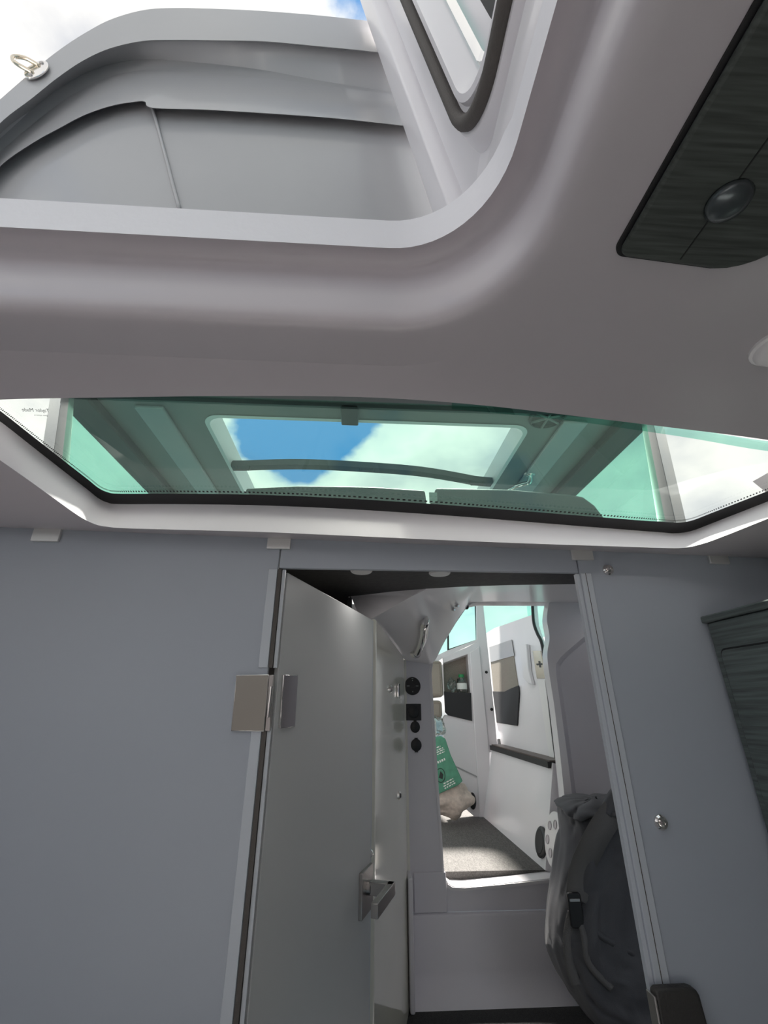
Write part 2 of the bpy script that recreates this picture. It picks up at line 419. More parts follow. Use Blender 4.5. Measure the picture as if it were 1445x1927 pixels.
# door leaf, swung away from the cabin
H = Vector((-.142, .868, 0)); E = Vector((.046, 1.387, 0)); DU = (E-H).normalized(); DN = Vector((DU.y, -DU.x, 0))   # DN faces the opening
dr = thing('glass_door', 'frosted glass door swung open, with a steel lever handle', 'door', (H.x, H.y, -.97))
dl = (E-H).length
def dpt(u, z, n=0): return H+DU*u+DN*n+Vector((0, 0, z))
v, f = slab([dpt(0, -.97), dpt(dl, -.97), dpt(dl, .245), dpt(0, .245)], -DN*.010); obj('pane', v, f, 'frosted_door', dr, bevel=.0012)
v, f = slab([dpt(dl, -.97), dpt(dl+.004, -.97), dpt(dl+.004, .243), dpt(dl, .243)], -DN*.010); obj('edge_seal', v, f, 'seal_plastic', dr)
# lever handle
hp0 = on(693, 1690, H, DN); hz = hp0.z+.024; hu = min(dl-.046, (hp0-H).dot(DU))
v, f = slab([dpt(hu-.042, hz-.044, 0), dpt(hu+.042, hz-.044, 0), dpt(hu+.042, hz+.044, 0), dpt(hu-.042, hz+.044, 0)], DN*.009); rose = obj('handle_plate', v, f, 'steel', dr, bevel=.0015)
v, f = lathe(dpt(hu, hz+.006, .008), DN, [(.015, 0), (.015, .010), (.012, .012)], 20); obj('handle_collar', v, f, 'steel', rose, smooth='angle')
v, f = slab([dpt(hu-.011, hz-.006, .015), dpt(hu+.011, hz-.006, .015), dpt(hu+.011, hz+.020, .015), dpt(hu-.011, hz+.020, .015)], DN*.058)
v2, f2 = slab([dpt(hu-.128, hz-.006, .058), dpt(hu+.011, hz-.006, .058), dpt(hu+.011, hz+.020, .058), dpt(hu-.128, hz+.020, .058)], DN*.016)
v, f = merge((v, f), (v2, f2)); obj('lever', v, f, 'steel', dr, bevel=.0012)
for dz in (.060, .030):
    v, f = lathe(dpt(dl+.003, hz+dz, -.004), DU, [(.009, 0), (.009, .004), (.006, .007)], 14); obj('latch_bolt', v, f, 'chrome', dr, smooth='angle')
# hinge
q = [oy(*p, YP-.0065) for p in ((444, 1270), (506, 1269), (497, 1377), (434, 1376))]
v, f = slab(q, (0, .006, 0)); hg = obj('hinge', v, f, 'chrome', dr, bevel=.0012)
hg['label'] = 'polished chrome hinge'
q = [oy(*p, YP-.004) for p in ((506, 1270), (515, 1270), (508, 1376), (498, 1376))]
v, f = slab(q, (0, .012, 0)); obj('knuckle', v, f, 'steel', hg, bevel=.001)
v, f = tube([oy(511, 1292, YP-.007), oy(504, 1350, YP-.007)], .0028, 10); obj('hinge_pin', v, f, 'chrome', hg, smooth='angle')
dpl = (H+DN*.0005, DN)
q = [on(px, py, *dpl) for px, py in ((530, 1270), (557, 1270), (551, 1368), (523, 1371))]
v, f = slab(q, DN*.005); obj('hinge_plate', v, f, 'chrome', hg, bevel=.0012)

# glass clamps along the overhead
lab = ['bronze-shadowed metal glass clamp at the far left of the overhead', 'bright square metal glass clamp above the door hinge side',
       'bright square metal glass clamp above the right end of the header', 'dim metal glass clamp near the dark cabinet corner']
for i, (cpx, cpy, wpx, hpx) in enumerate(((88, 1005, 52, 28), (525, 1022, 44, 22), (1095, 1043, 40, 22), (1351, 1049, 36, 24))):
    c = oy(cpx, cpy, YP-.004); w = oy(cpx+wpx/2, cpy, YP-.004).x-c.x; h = abs(oy(cpx, cpy+hpx/2, YP-.004).z-c.z)
    mm = 'bronze_clip' if i in (0, 3) else 'chrome'
    v, f = box(c.x-w, c.x+w, YP-.0065, YP-.0005, c.z-h, c.z+h); t = obj('glass_clamp', v, f, 'brushed_clamp', gpart, bevel=.001); t['label'] = lab[i]
    zt = zc(c.x, YP-.03)
    v, f = box(c.x-w, c.x+w, YP-.011, YP-.0005, c.z+h+.0005, c.z+h+.004); obj('clamp_foot', v, f, 'bronze_clip', t, bevel=.0008)
for i, (px, py, lb) in enumerate(((1143, 1073, 'small round chrome glass fixing near the top of the right panel'), (1242, 1547, 'round chrome glass fixing halfway down the right panel'))):
    c = oy(px, py, YP)
    v, f = lathe(c, (0, -1, 0), [(.011, 0), (.011, .004), (.0085, .007), (.0085, .0075)], 24); t = obj('glass_fixing', v, f, 'chrome', gpart, smooth='angle'); t['label'] = lb
    v, f = lathe(c+Vector((0, -.0075, 0)), (0, -1, 0), [(.0060, 0), (.0060, .0022), (.0028, .0030), (.0024, .0016)], 20); obj('screw_head', v, f, 'chrome', t, smooth='angle')

# ------------------------------------------------------------------ dark cabinet on the right
XC = .676
cb = thing('cabinet', 'dark grained cabinet with an inset door at the right edge', 'cabinet', (XC, .5, -.6))
v, f = box(XC, .92, -.30, .838, -.598, .148); obj('body', v, f, 'dark_board_side', cb, bevel=.002)
v, f = box(XC-.006, .92, -.305, .845, .1485, .162); obj('top_ledge', v, f, 'dark_board_side', cb, bevel=.003)
def yz(r0, x, d): return slab([(x, y, z) for y, z in r0], (d, 0, 0))
v, f = yz(rr(.10, .824, -.50, .099, .012), XC-.0006, -.0006); obj('door_gap', v, f, 'rubber', cb)
v, f = yz(rr(.103, .8205, -.497, .0955, .011), XC-.0012, -.0030); obj('door', v, f, 'dark_board_side', cb, bevel=.001)
# padded block at the foot of the right glass panel
pd = thing('padded_block', 'dark padded block with a metal edge at the foot of the right glass panel', 'cushion', (.45, .80, -.60))
q = [oy(*p, .83) for p in ((1233, 1869), (1240, 1863), (1300, 1860), (1312, 1864), (1318, 1874))]
pts = [q[0], q[1], q[2], q[3], q[4], Vector((q[4].x+.01, .83, -.5)), Vector((q[4].x+.015, .83, -.598)), Vector((q[0].x, .83, -.598))]
v, f = slab(pts, (0, .017, 0)); obj('pad', v, f, 'padded_vinyl', pd, bevel=.004, seg=3)
v, f = box(q[0].x-.004, q[0].x-.0005, .828, .848, -.598, q[0].z-.003); obj('metal_edge', v, f, 'steel', pd, bevel=.001)

# ------------------------------------------------------------------ fabric overhead panel and lamps
fp = thing('overhead_panel', 'dark woven overhead panel with a round knob, right of the hatch', 'panel', (.35, 0, .44))
def pan(x0, x1, y1, rl, rrd):
    L_ = []
    for k in range(9):
        a = math.radians(90*k/8); L_.append((x1-rrd+rrd*math.cos(a), y1-.004-rrd+rrd*math.sin(a)))
    for k in range(9):
        a = math.radians(90+90*k/8); L_.append((x0+rl+rl*math.cos(a), y1-rl+rl*math.sin(a)-.012))
    return L_+[(x0, -.45), (x1, -.45)]
v, f = slab([(x, y, .4495) for x, y in pan(.2645, .452, .326, .014, .07)], (0, 0, -.0025)); obj('panel_gap', v, f, 'rubber', fp)
v, f = slab([(x, y, .4469) for x, y in pan(.268, .449, .322, .012, .067)], (0, 0, -.0075)); obj('board', v, f, 'dark_fabric', fp, bevel=.004, seg=3)
v, f = box(.3355, .3368, -.44, .308, .4388, .4394); obj('seam', v, f, 'rubber', fp)
v, f = lathe(tuple(oz(1373, 384, .434))[:2]+(.4393,), (0, 0, -1), [(.0195, 0), (.020, .003), (.017, .007), (.010, .0095), (.003, .0105)], 28); obj('knob', v, f, 'grey_button', fp, smooth=True)
v, f = lathe((.565, .428, .4495), (0, 0, -1), [(.034, 0), (.033, .008), (.027, .015), (.014, .020), (.003, .0215)], 28)
dm = thing('dome_lamp', 'small white dome lamp on the overhead at the right edge', 'lamp', (.565, .428, .43))
obj('diffuser', v, f, 'white_plastic', dm, smooth=True)
v, f = lathe((.565, .428, .4499), (0, 0, -1), [(.037, 0), (.037, .004), (.034, .006)], 28); obj('bezel', v, f, 'white_plastic', dm, smooth='angle')

# ------------------------------------------------------------------ gullwing lid rising on the hinge side
GA = Vector((.121, .52, .848)); GV = Vector((-.115, 0, .633)).normalized(); GX = GV.cross(Vector((0, 1, 0)))
if GX.x > 0: GX = -GX
def lp(y, vv, off=0): return GA+Vector((0, y-.52, 0))+GV*vv+GX*off
gw = thing('roof_hatch_door', 'white open gullwing roof door with rubber seal and window', 'hatch door', lp(.2, -.15))
def gloop(y1, v0, r, off): return [lp(y, q, off) for y, q in rr(-.45-(.52-y1)*0, y1, v0, .85-(.52-y1), r, 12)]
gprof = [(.52, -.25, .03, -.035), (.52, -.25, .03, .0), (.517, -.247, .03, .005), (.466, -.205, .12, .005), (.460, -.200, .12, .001), (.452, -.194, .12, -.022), (.388, -.180, .12, -.026),
         (.374, -.172, .11, -.006), (.368, -.168, .11, .001), (.340, -.145, .10, .001), (.336, -.143, .10, .009), (.326, -.135, .09, .010), (.321, -.132, .09, .005), (.306, -.120, .08, -.026)]
v, f = loft([gloop(*g) for g in gprof]); obj('door_frame', v, f, 'gelcoat', gw, smooth='angle')
gpath = [p for p in gloop(.355, -.152, .10, .004)]
v, f = tube(gpath, .0105, 10, True); obj('rubber_seal', v, f, 'gasket', gw, smooth=True)
v, f = loft([gloop(.302, -.115, .075, -.018), gloop(.288, -.10, .06, -.020)]); obj('pane_edge', v, f, 'aqua_edge', gw)
v, f = loft([gloop(.306, -.120, .08, -.0265), gloop(.262, -.08, .05, -.0275)]); obj('pane_border', v, f, 'gelcoat', gw)
v, f = loft([gloop(.262, -.08, .05, -.0275), gloop(.215, -.03, .03, -.0275)]); obj('black_border', v, f, 'rubber', gw)
v, f = gloop(.29, -.10, .06, -.030), [tuple(range(52))]; obj('pane', v, f, 'side_glass', gw)
# outer skin of the door
oy0 = [lp(y, q, -.035) for y, q in rr(-.45, .52, -.25, .85, .03, 12)]
ri = [lp(y, q, -.05) for y, q in rr(-.40, .29, -.006, .60, .03, 12)]
v, f = loft([oy0, ri]); obj('outer_skin', v, f, 'gelcoat', gw, smooth=True)

# ------------------------------------------------------------------ grey lid standing behind the coaming
ld = thing('deck_lid', 'large grey moulded lid standing open against the sky, with a striker loop', 'hatch lid', (-.3, .6, .60))
k_ = 1.17
S0 = [(-140, 330), (-60, 240), (0, 187), (60, 135), (110, 95), (160, 62), (210, 36), (270, 19), (330, 15), (420, 17), (500, 21), (600, 29), (690, 39), (790, 50)]
S1 = [(-140, 400), (-60, 305), (0, 232), (60, 185), (110, 145), (160, 112), (210, 90), (270, 77), (330, 75), (420, 76), (500, 78), (600, 87), (700, 97), (800, 110)]
S2 = [(-140, 430), (-60, 340), (0, 268), (60, 215), (110, 175), (165, 143), (220, 125), (270, 118), (330, 120), (420, 128), (500, 138), (600, 155), (700, 170), (810, 185)]
S3 = [(-140, 500), (-60, 385), (0, 313), (60, 270), (110, 242), (160, 216), (210, 199), (250, 192), (272, 191), (289, 203), (400, 207), (600, 220), (720, 232), (830, 245)]
N_ = 80
def st(S, y): return cat_rom([oy(px, py, y) for px, py in S], N_)
a0, a1, a2, a3 = st(S0, .545), st(S1, .550), st(S2, .605), st(S3, .578)
a1b = st([(x_, y_+3) for x_, y_ in S1], .562); a2b = [p.lerp(q_, .5)+Vector((0, .003, 0)) for p, q_ in zip(a2, a3)]
a3b = st([(x_, y_+2) for x_, y_ in S3], .600)
bot = [Vector((p.x*.97, .600, .62)) for p in a3]
am = [p+Vector((0, .045, .004)) for p in a0]
v, f = loft([[Vector((p.x, .66, .62)) for p in am], am, [p+Vector((0, .006, .004)) for p in a0], a0, a1, a1b, a2, a2b, a3, a3b, bot], False)
obj('moulding', v, f, 'lid_grey', ld, smooth='angle')
rb = cat_rom([oy(*p, .597) for p in ((276, 196), (287, 205), (305, 270), (322, 335), (338, 395))], 20)
v, f = tube(rb, .004, 8); obj('moulded_rib', v, f, 'lid_grey', ld, smooth=True)
c = oy(70, 134, .5435); dx = (oy(83, 120, .5435)-oy(57, 148, .5435)).normalized(); oz_ = Vector((-dx.z, 0, dx.x)); fr_ = Vector((0, -1, 0))
if oz_.x > 0: oz_ = -oz_
lw = (oy(83, 120, .5435)-oy(57, 148, .5435)).length/2
loop = [c+dx*(lw*1.15*math.cos(a))+oz_*(lw*.62*math.sin(a)) for a in [2*math.pi*k/24 for k in range(24)]]
v, f = slab(loop, fr_*.004); sp = obj('striker_plate', v, f, 'chrome', ld, bevel=.001)
path = [c+dx*lw*.45+fr_*.003, c+dx*lw*.48+fr_*.012+oz_*.022, c+dx*lw*.30+fr_*.016+oz_*.036, c+fr_*.018+oz_*.041, c-dx*lw*.30+fr_*.016+oz_*.036, c-dx*lw*.48+fr_*.012+oz_*.022, c-dx*lw*.45+fr_*.003]
v, f = tube(cat_rom(path, 26), .0042, 8); obj('striker_loop', v, f, 'brass_steel', sp, smooth=True)
for s in (-1, 1):
    v, f = lathe(c+dx*lw*.8*s+fr_*.004, fr_, [(.005, 0), (.004, .002)], 12); obj('screw', v, f, 'steel', sp)

# ------------------------------------------------------------------ vestibule behind the partition
YB = 2.2; ZF = -.98; ZW = -.63
v, f = box(-1.1, 1.35, .80, 2.30, ZF-.03, ZF); struct(obj('floor', v, f, 'dark_carpet'))
dark = [oz(*p, .345) for p in ((660, 1122), (680, 1120), (740, 1113), (800, 1108), (870, 1104), (960, 1101), (1092, 1099), (1300, 1095))]
pts = [Vector((-1.1, .862, .345)), Vector((-1.1, 2.26, .345)), Vector((dark[0].x+.01, 2.26, .345))]+dark+[Vector((1.35, dark[-1].y, .345)), Vector((1.35, .862, .345))]
v, f = slab(pts, (0, 0, .01)); cv = struct(obj('ceiling_vestibule', v, f, 'dark_liner'))
v, f = box(dark[0].x-.012, dark[0].x+.004, dark[0].y+.004, 2.26, .02, .345); obj('liner_side', v, f, 'dark_liner', cv)
# overhead moulding running aft and down to the bulkhead
op_px = [(1340, 1134), (1100, 1134), (960, 1133), (905, 1133), (888, 1137), (876, 1146), (858, 1172), (838, 1205), (822, 1232), (815, 1247), (812, 1264), (814, 1300), (824, 1460), (832, 1580), (835, 1632), (838, 1652), (843, 1662), (852, 1668), (875, 1669), (960, 1661), (1056, 1651), (1070, 1649)]
opn = [oy(*p, YB) for p in op_px]
P8 = oz(700, 1165, .25)
wl0 = Vector((.055, 1.46, 0)); wl1 = Vector((.205, 2.10, 0))
wtop = oy(762, 1243, YB); 
top = [Vector((1.35, d_.y, .345)) for d_ in dark[-1:]]+[dark[7], dark[6], dark[5], dark[4], dark[3], dark[2], dark[1]]
P8 = Vector((wl0.x-.02, wl0.y, wl0.y*math.tan(math.radians(9.95))))
wtop.y = YB
far_t = Vector((1.35, dark[-1].y, .345)); far_l = Vector((1.35, YB, opn[0].z))
A8, B8 = P8.lerp(dark[3], .42), P8.lerp(dark[3], .78)
topc = [P8, A8, B8, dark[3], dark[4], dark[5], dark[6], far_t]
lowc = [wtop, oy(792, 1247, YB), opn[9], opn[7], opn[5], opn[3], opn[1], far_l]
tc_, lc_ = cat_rom(topc, 71), cat_rom(lowc, 71)
m1 = loft([tc_, [a.lerp(b, .33)+Vector((0, 0, .012)) for a, b in zip(tc_, lc_)], [a.lerp(b, .7)+Vector((0, 0, .012)) for a, b in zip(tc_, lc_)], lc_], False)
v_, f_ = m1
oh = obj('trim_1', v_, f_, 'gelcoat', None, smooth=True, base=(0, 0, 0)); struct(oh)
v, f = loft([[dark[0], dark[1], dark[2], dark[3]], [P8+Vector((-.02, 0, -.01)), A8.lerp(P8, .2), B8, dark[3]+Vector((.003, .003, -.001))]], False); obj('facet', v, f, 'gelcoat', oh)
from mathutils.bvhtree import BVHTree
OHT = BVHTree.FromPolygons([tuple(p) for p in v_], f_)
def oh_hit(px, py, off=0):
    r = ray(px, py).normalized(); h = OHT.ray_cast((0, 0, 0), r)
    p = h[0] if h[0] is not None else r*(2.1/r.y)
    return p-r*off
# pale side wall with rounded inside corner, left of the bulkhead
cpath = [wl0+Vector((-.10, -.02, 0)), wl0, wl0.lerp(wl1, .5), wl1, wl1+Vector((.006, .03, 0)), Vector((.2145, 2.16, 0)), Vector((.220, 2.185, 0)), Vector((.232, YB, 0))]
cp = [wl0+Vector((-.30, -.03, 0))]+cat_rom(cpath[1:], 40)
def zt(p): return P8.z+(wtop.z-P8.z)*max(0, min(1, (p.y-wl0.y)/(YB-wl0.y)))+.004
v, f = loft([[Vector((p.x, p.y, z if z is not None else zt(p))) for p in cp] for z in (ZF, -.60, -.2, None)], False)
struct(obj('wall_side', v, f, 'cream_gloss', smooth=True))
# bulkhead face with the companionway opening (a frame around the outline)
def bh(x, z, y=YB): return Vector((x, y, z))
left_edge = [bh(.230, p.z) for p in opn]
lft = [i for i in range(5, 18)]
strip_o = [bh(.230, opn[i].z) for i in lft]
v1, f1 = loft([[opn[i] for i in lft], strip_o], False)
zs = opn[18].z
low = [bh(.230, zs), bh(opn[18].x, zs)]
v2 = [bh(.230, opn[17].z), opn[17], opn[18], opn[19], opn[20], bh(1.35, opn[21].z), bh(1.35, -.735), bh(.230, -.735)]
f2 = [tuple(range(8))]
bhv, bhf = merge((v1, f1), (v2, f2))
bk = struct(obj('wall_back', bhv, bhf, 'gelcoat_textured', base=(.7, YB, ZF)))
# reveal around the opening, rounded
def shrink(p, k):
    c_ = Vector((.80, YB, -.05)); d = (c_-p); return p+d.normalized()*k
outr = [shrink(p, -.014)+Vector((0, -.003, 0)) for p in opn]
v, f = loft([outr, [shrink(p, -.003)+Vector((0, -.003, 0)) for p in opn], [p+Vector((0, .004, 0)) for p in opn], [p+Vector((0, .09, 0)) for p in opn]], False); obj('opening_reveal', v, f, 'gelcoat', bk, smooth='angle')
# step panel below the opening, with a cove to the sole
x0, x1 = .225, 1.35
rows = [(YB-.001, -.735), (YB-.016, -.738), (YB-.020, -.745), (YB-.022, -.90), (YB-.030, -.925), (YB-.06, -.955), (YB-.085, ZF+.002)]
v, f = loft([[(x0, y, z), (x0+.01, y, z), (.6, y, z), (x1, y, z)] for y, z in rows], False); obj('step_panel', v, f, 'gelcoat_textured', bk, smooth='angle')
v, f = box(x0-.012, x0+.006, YB-.10, YB-.0, ZF, -.60); obj('corner_post', v, f, 'gelcoat_textured', bk, bevel=.006, seg=3)
v, f = box(.245, .375, YB-.008, YB-.001, -.735, -.607); obj('side_pad', v, f, 'gelcoat_textured', bk, bevel=.004)
# right part of the bulkhead: frame around a recess
rx = [(1033, 1134), (1029, 1165), (1034, 1200), (1030, 1240), (1043, 1330), (1056, 1440), (1063, 1520), (1062, 1600), (1060, 1650)]
ro = [oy(*p, YB-.004) for p in rx]
ri_px = [(1120, 1180), (1085, 1210), (1062, 1230), (1050, 1244), (1046, 1262), (1057, 1345), (1071, 1450), (1080, 1530), (1092, 1640)]
ri_ = [oy(*p, YB-.008) for p in ri_px]
A_ = cat_rom(ro, 50); B_ = cat_rom(ri_, 50)
rec = [oy(px+8, py+4, YB+.03) for px, py in ri_px]; R_ = cat_rom(rec, 50)
Br = [b_.lerp(r_, .25) for b_, r_ in zip(B_, R_)]
back = [p+Vector((0, .06, 0)) for p in A_]
v, f = loft([back, A_, B_], False); obj('recess_frame', v, f, 'gelcoat', bk, smooth='angle')
tp = oy(1120, 1180, YB-.008); 
v = [A_[0], B_[0], Vector((1.35, YB-.008, B_[0].z+.15)), Vector((1.35, YB-.004, A_[0].z+.1))]; obj('recess_header', v, [(0, 1, 2, 3)], 'gelcoat', bk)
far_ = [Vector((1.35, YB+.03, p.z)) for p in R_]
v, f = loft([B_, Br, R_, far_], False); obj('recess_panel', v, f, 'gelcoat_textured', bk, smooth='angle')
v, f = box(1.0, 1.38, 2.24, 2.27, ZF, .48); obj('backing', v, f, 'gelcoat_satin', bk)
wall('wall_vestibule_right', [(1.35, .86, ZF), (1.35, 2.3, ZF), (1.35, 2.3, .35), (1.35, .86, .35)], (.02, 0, 0), 'gelcoat_satin')
wall('wall_vestibule_left', [(-1.1, .86, ZF), (-1.1, 2.3, ZF), (-1.1, 2.3, .35), (-1.1, .86, .35)], (-.02, 0, 0), 'gelcoat_satin')
wall('wall_vestibule_back', [(-1.1, 2.27, ZF), (.20, 2.27, ZF), (.20, 2.27, .48), (-1.1, 2.27, .48)], (0, .02, 0), 'gelcoat_satin')
# threshold
v, f = slab([oy(839, 1650, YB-.012), oy(845, 1668, YB-.012), oy(1066, 1650, YB-.012), oy(1066, 1632, YB-.012)], (0, .09, 0))
# sockets and controls on the column
def disc(name, label, cat, px, py, rx_, ry, mt='black_plastic', group=None, y=YB):
    c_ = oy(px, py, y-.001); k = (oy(px+1, py, y)-oy(px, py, y)).length; kz = (oy(px, py+1, y)-oy(px, py, y)).length
    t = thing(name, label, cat, c_, group); return t, c_, k*rx_, kz*ry
t, c, a, b = disc('control_dial', 'round black control panel with arrow marks on the column', 'control', 776, 1291, 15, 17)
v, f = lathe(c, (0, -1, 0), [(a, 0), (a, .005), (a*.93, .008), (a*.4, .0085)], 32, 1, b/a); obj('dial_face', v, f, 'black_plastic', t, smooth='angle')
for dx_, dz_, w_, h_ in ((-.55, 0, .16, .02), (.55, 0, .16, .02), (0, .62, .025, .06), (0, -.62, .025, .06), (0, .82, .12, .02)):
    cc = c+Vector((dx_*a, -.0092, dz_*b)); v, f = box(cc.x-w_*a, cc.x+w_*a, cc.y, cc.y+.0008, cc.z-h_*b, cc.z+h_*b); obj('mark', v, f, 'white_print', t)
v, f = lathe(c+Vector((0, -.0084, 0)), (0, -1, 0), [(a*.26, 0), (a*.24, .002)], 20); obj('centre_button', v, f, 'black_plastic', t, smooth='angle')
t, c, a, b = disc('power_socket', 'square black power socket with a round lid', 'socket', 778, 1340, 14, 15.5)
v, f = box(c.x-a, c.x+a, c.y-.006, c.y, c.z-b, c.z+b); obj('faceplate', v, f, 'black_plastic', t, bevel=.001)
v, f = lathe(c+Vector((0, -.006, 0)), (0, -1, 0), [(a*.74, 0), (a*.74, .004), (a*.66, .006)], 28); obj('socket_lid', v, f, 'black_plastic', t, smooth='angle')
for px, py, r_, lb, tabs in ((781, 1368, 9, 'small round black socket cap directly under the square socket', (1,)), (783, 1402, 10, 'lowest round black socket cap on the column, with two tabs', (1, -1))):
    t, c, a, b = disc('socket_cap', lb, 'socket', px, py, r_, r_+2, group='round socket caps on the column')
    v, f = lathe(c, (0, -1, 0), [(a, 0), (a, .004), (a*.8, .007)], 24, 1, b/a); obj('cap', v, f, 'black_plastic', t, smooth='angle')
    for s in tabs:
        v, f = box(c.x-a*.3, c.x+a*.3, c.y-.005, c.y, c.z+s*b*.9-(.006 if s < 0 else 0), c.z+s*b*.9+(.006 if s > 0 else 0)); obj('tab', v, f, 'black_plastic', t)
# fittings on the pale side wall
WN = Vector((wl1.y-wl0.y, -(wl1.x-wl0.x), 0)).normalized()
def wp(px, py, d=0): return on(px, py, wl0+WN*d, WN)
c = wp(733, 1297); t = thing('cylinder_lock', 'small oval chrome lock on the pale side wall', 'lock', c)
v, f = lathe(c, WN, [(.012, 0), (.012, .005), (.008, .009)], 20, 1, 1.2); obj('escutcheon', v, f, 'chrome', t, smooth='angle')
v, f = lathe(c+WN*.009, WN, [(.005, 0), (.004, .004)], 14); obj('barrel', v, f, 'steel', t, smooth='angle')
c = wp(747, 1300); t = thing('strike_plate', 'chrome strike plate upright on the pale side wall', 'strike plate', c)
u_, v__, w_ = frame(WN)
pts = [c+u_*x+v__*z for x, z in rr(-.014, .014, -.028, .028, .006, 5)]
v, f = slab(pts, WN*.010); obj('plate', v, f, 'chrome', t, bevel=.002)
pts = [c+u_*x+v__*z+WN*.0102 for x, z in rr(-.007, .007, -.018, .018, .004, 5)]
v, f = slab(pts, WN*.001); obj('latch_slot', v, f, 'black_plastic', t)
c = wp(750, 1497); t = thing('wall_latch', 'small oval chrome latch low on the pale side wall', 'latch', c)
v, f = lathe(c, WN, [(.010, 0), (.010, .004), (.007, .007)], 20, 1, 1.5); obj('escutcheon', v, f, 'chrome', t, smooth='angle')
v, f = lathe(c+WN*.007, WN, [(.0045, 0), (.004, .003)], 14, 1, 1.6); obj('slot', v, f, 'black_plastic', t, smooth='angle')
# chrome grab rail under the moulding
g = [oh_hit(782, 1228, .0), oh_hit(784, 1230, .03), oh_hit(789, 1222, .055), oh_hit(796, 1200, .06), oh_hit(798, 1177, .055), oh_hit(799, 1170, .03), oh_hit(799, 1166, 0)]
t = thing('grab_handle', 'bent chrome grab handle above the sockets', 'handle', g[0])
v, f = tube(cat_rom(g, 30), .017, 14); obj('bar', v, f, 'chrome', t, smooth='angle')
v, f = lathe(g[0], (.1, -1, -.3), [(.026, 0), (.024, .01), (.016, .03)], 20); obj('mount', v, f, 'chrome', t, smooth='angle')
# downlights and screws
for i, (px, py) in enumerate(((680, 1073), (827, 1077))):
    c = oz(px, py, .344); t = thing('downlight', ('left' if i == 0 else 'right')+' of two round recessed downlights in the dark lining above the door', 'downlight', c, 'vestibule downlights')
    v, f = lathe(c, (0, 0, -1), [(.030, 0), (.030, .003), (.026, .005)], 28); obj('bezel', v, f, 'white_plastic', t, smooth='angle')
    v, f = lathe(c+Vector((0, 0, -.005)), (0, 0, -1), [(.028, 0), (.027, .001)], 28); obj('lens', v, f, 'white_plastic', t)
    dl_ = bpy.data.lights.new('vestibule_fill', 'AREA'); dl_.shape = 'DISK'; dl_.size = .05; dl_.energy = .14; dl_.color = (1, .96, .92)  # added fill to brighten the vestibule; the fixtures themselves look unlit
    do_ = bpy.data.objects.new('vestibule_fill', dl_); C.objects.link(do_); do_.parent = t; do_.location = (0, 0, -.012)
for px, py, lb in ((852, 1146, 'left small chrome hook by the slanted corner of the opening'), (859, 1139, 'middle small chrome hook by the slanted corner of the opening')):
    c = oh_hit(px, py, .002); t = thing('hook', lb, 'hook', c, 'small hooks by the opening')
    v, f = lathe(c, (.2, -1, -.4), [(.009, 0), (.008, .006), (.004, .02)], 14); obj('stud', v, f, 'chrome', t, smooth='angle')
c = oy(877, 1142, 2.2); v, f = lathe(c, (.2, -1, -.4), [(.012, 0), (.012, .008), (.006, .016)], 16)
tag(obj('door_bumper', v, f, 'black_plastic', smooth='angle'), 'round black bumper at the slanted corner of the opening', 'bumper')
c = oz(657, 1124, .344); v, f = lathe(c, (0, 0, -1), [(.009, 0), (.008, .004)], 14)
tag(obj('ceiling_screw', v, f, 'steel', smooth='angle'), 'small screw head in the dark lining above the door leaf', 'screw')

# ------------------------------------------------------------------ wheelhouse seen through the opening
v, f = box(-1.25, 1.9, 2.28, 4.0, ZW-.03, ZW); struct(obj('floor_wheelhouse', v, f, 'carpet'))
RN = Vector((1, 0, -.24)); RP = Vector((.81, 0, ZW))
def rw(px, py, d=0): return on(px, py, RP+RN.normalized()*d, RN)
rnu = RN.normalized()
# lower side wall with sill
v, f = slab([Vector((.81, 2.27, ZW)), Vector((.81, 3.26, ZW)), Vector((.905, 3.26, -.235)), Vector((.905, 2.27, -.235))], rnu*.05)
sw = struct(obj('wall_starboard', v, f, 'gelcoat'))
sl = [Vector((.895, 2.285, -.232)), Vector((.895, 3.24, -.232)), Vector((1.02, 3.24, -.232)), Vector((1.02, 2.285, -.232))]
v, f = slab(sl, (0, 0, .006)); si = tag(obj('sill_board', v, f, 'wood_sill'), 'brown board sill on top of the low white wall', 'sill')
v, f = slab([Vector((.885, 2.285, -.258)), Vector((.885, 3.25, -.258)), Vector((1.02, 3.25, -.258)), Vector((1.02, 2.285, -.258))], (0, 0, .0255)); obj('sill_edge', v, f, 'rubber', si)
# vents
def vent(px, py, lb, r_, lobes, name, cat, mt):
    c_ = rw(px, py, -.002); t = thing(name, lb, cat, c_)
    v, f = lathe(c_, -rnu, [(r_, 0), (r_, .008), (r_*.9, .012)], 32); obj('rim', v, f, mt, t, smooth='angle')
    return t, c_
t, c = vent(1020, 1585, 'round black vent low on the white side wall', .058, 0, 'air_vent', 'vent', 'black_plastic')
v, f = lathe(c-rnu*.0122, -rnu, [(.045, 0), (.043, .002)], 28); obj('grille', v, f, 'rubber', t)
t, c = vent(1046, 1580, 'round white inspection hatch with six finger dents beside the duffel', .098, 6, 'inspection_hatch', 'hatch cover', 'white_plastic')
u_, v__, w_ = frame(-rnu)
for k in range(6):
    a = math.radians(60*k+15); cc = c-rnu*.0125+u_*math.cos(a)*.055+v__*math.sin(a)*.055
    v, f = lathe(cc, -rnu, [(.017, 0), (.016, .003), (.010, -.004)], 14); obj('finger_dent', v, f, 'gelcoat_satin', t, smooth='angle')
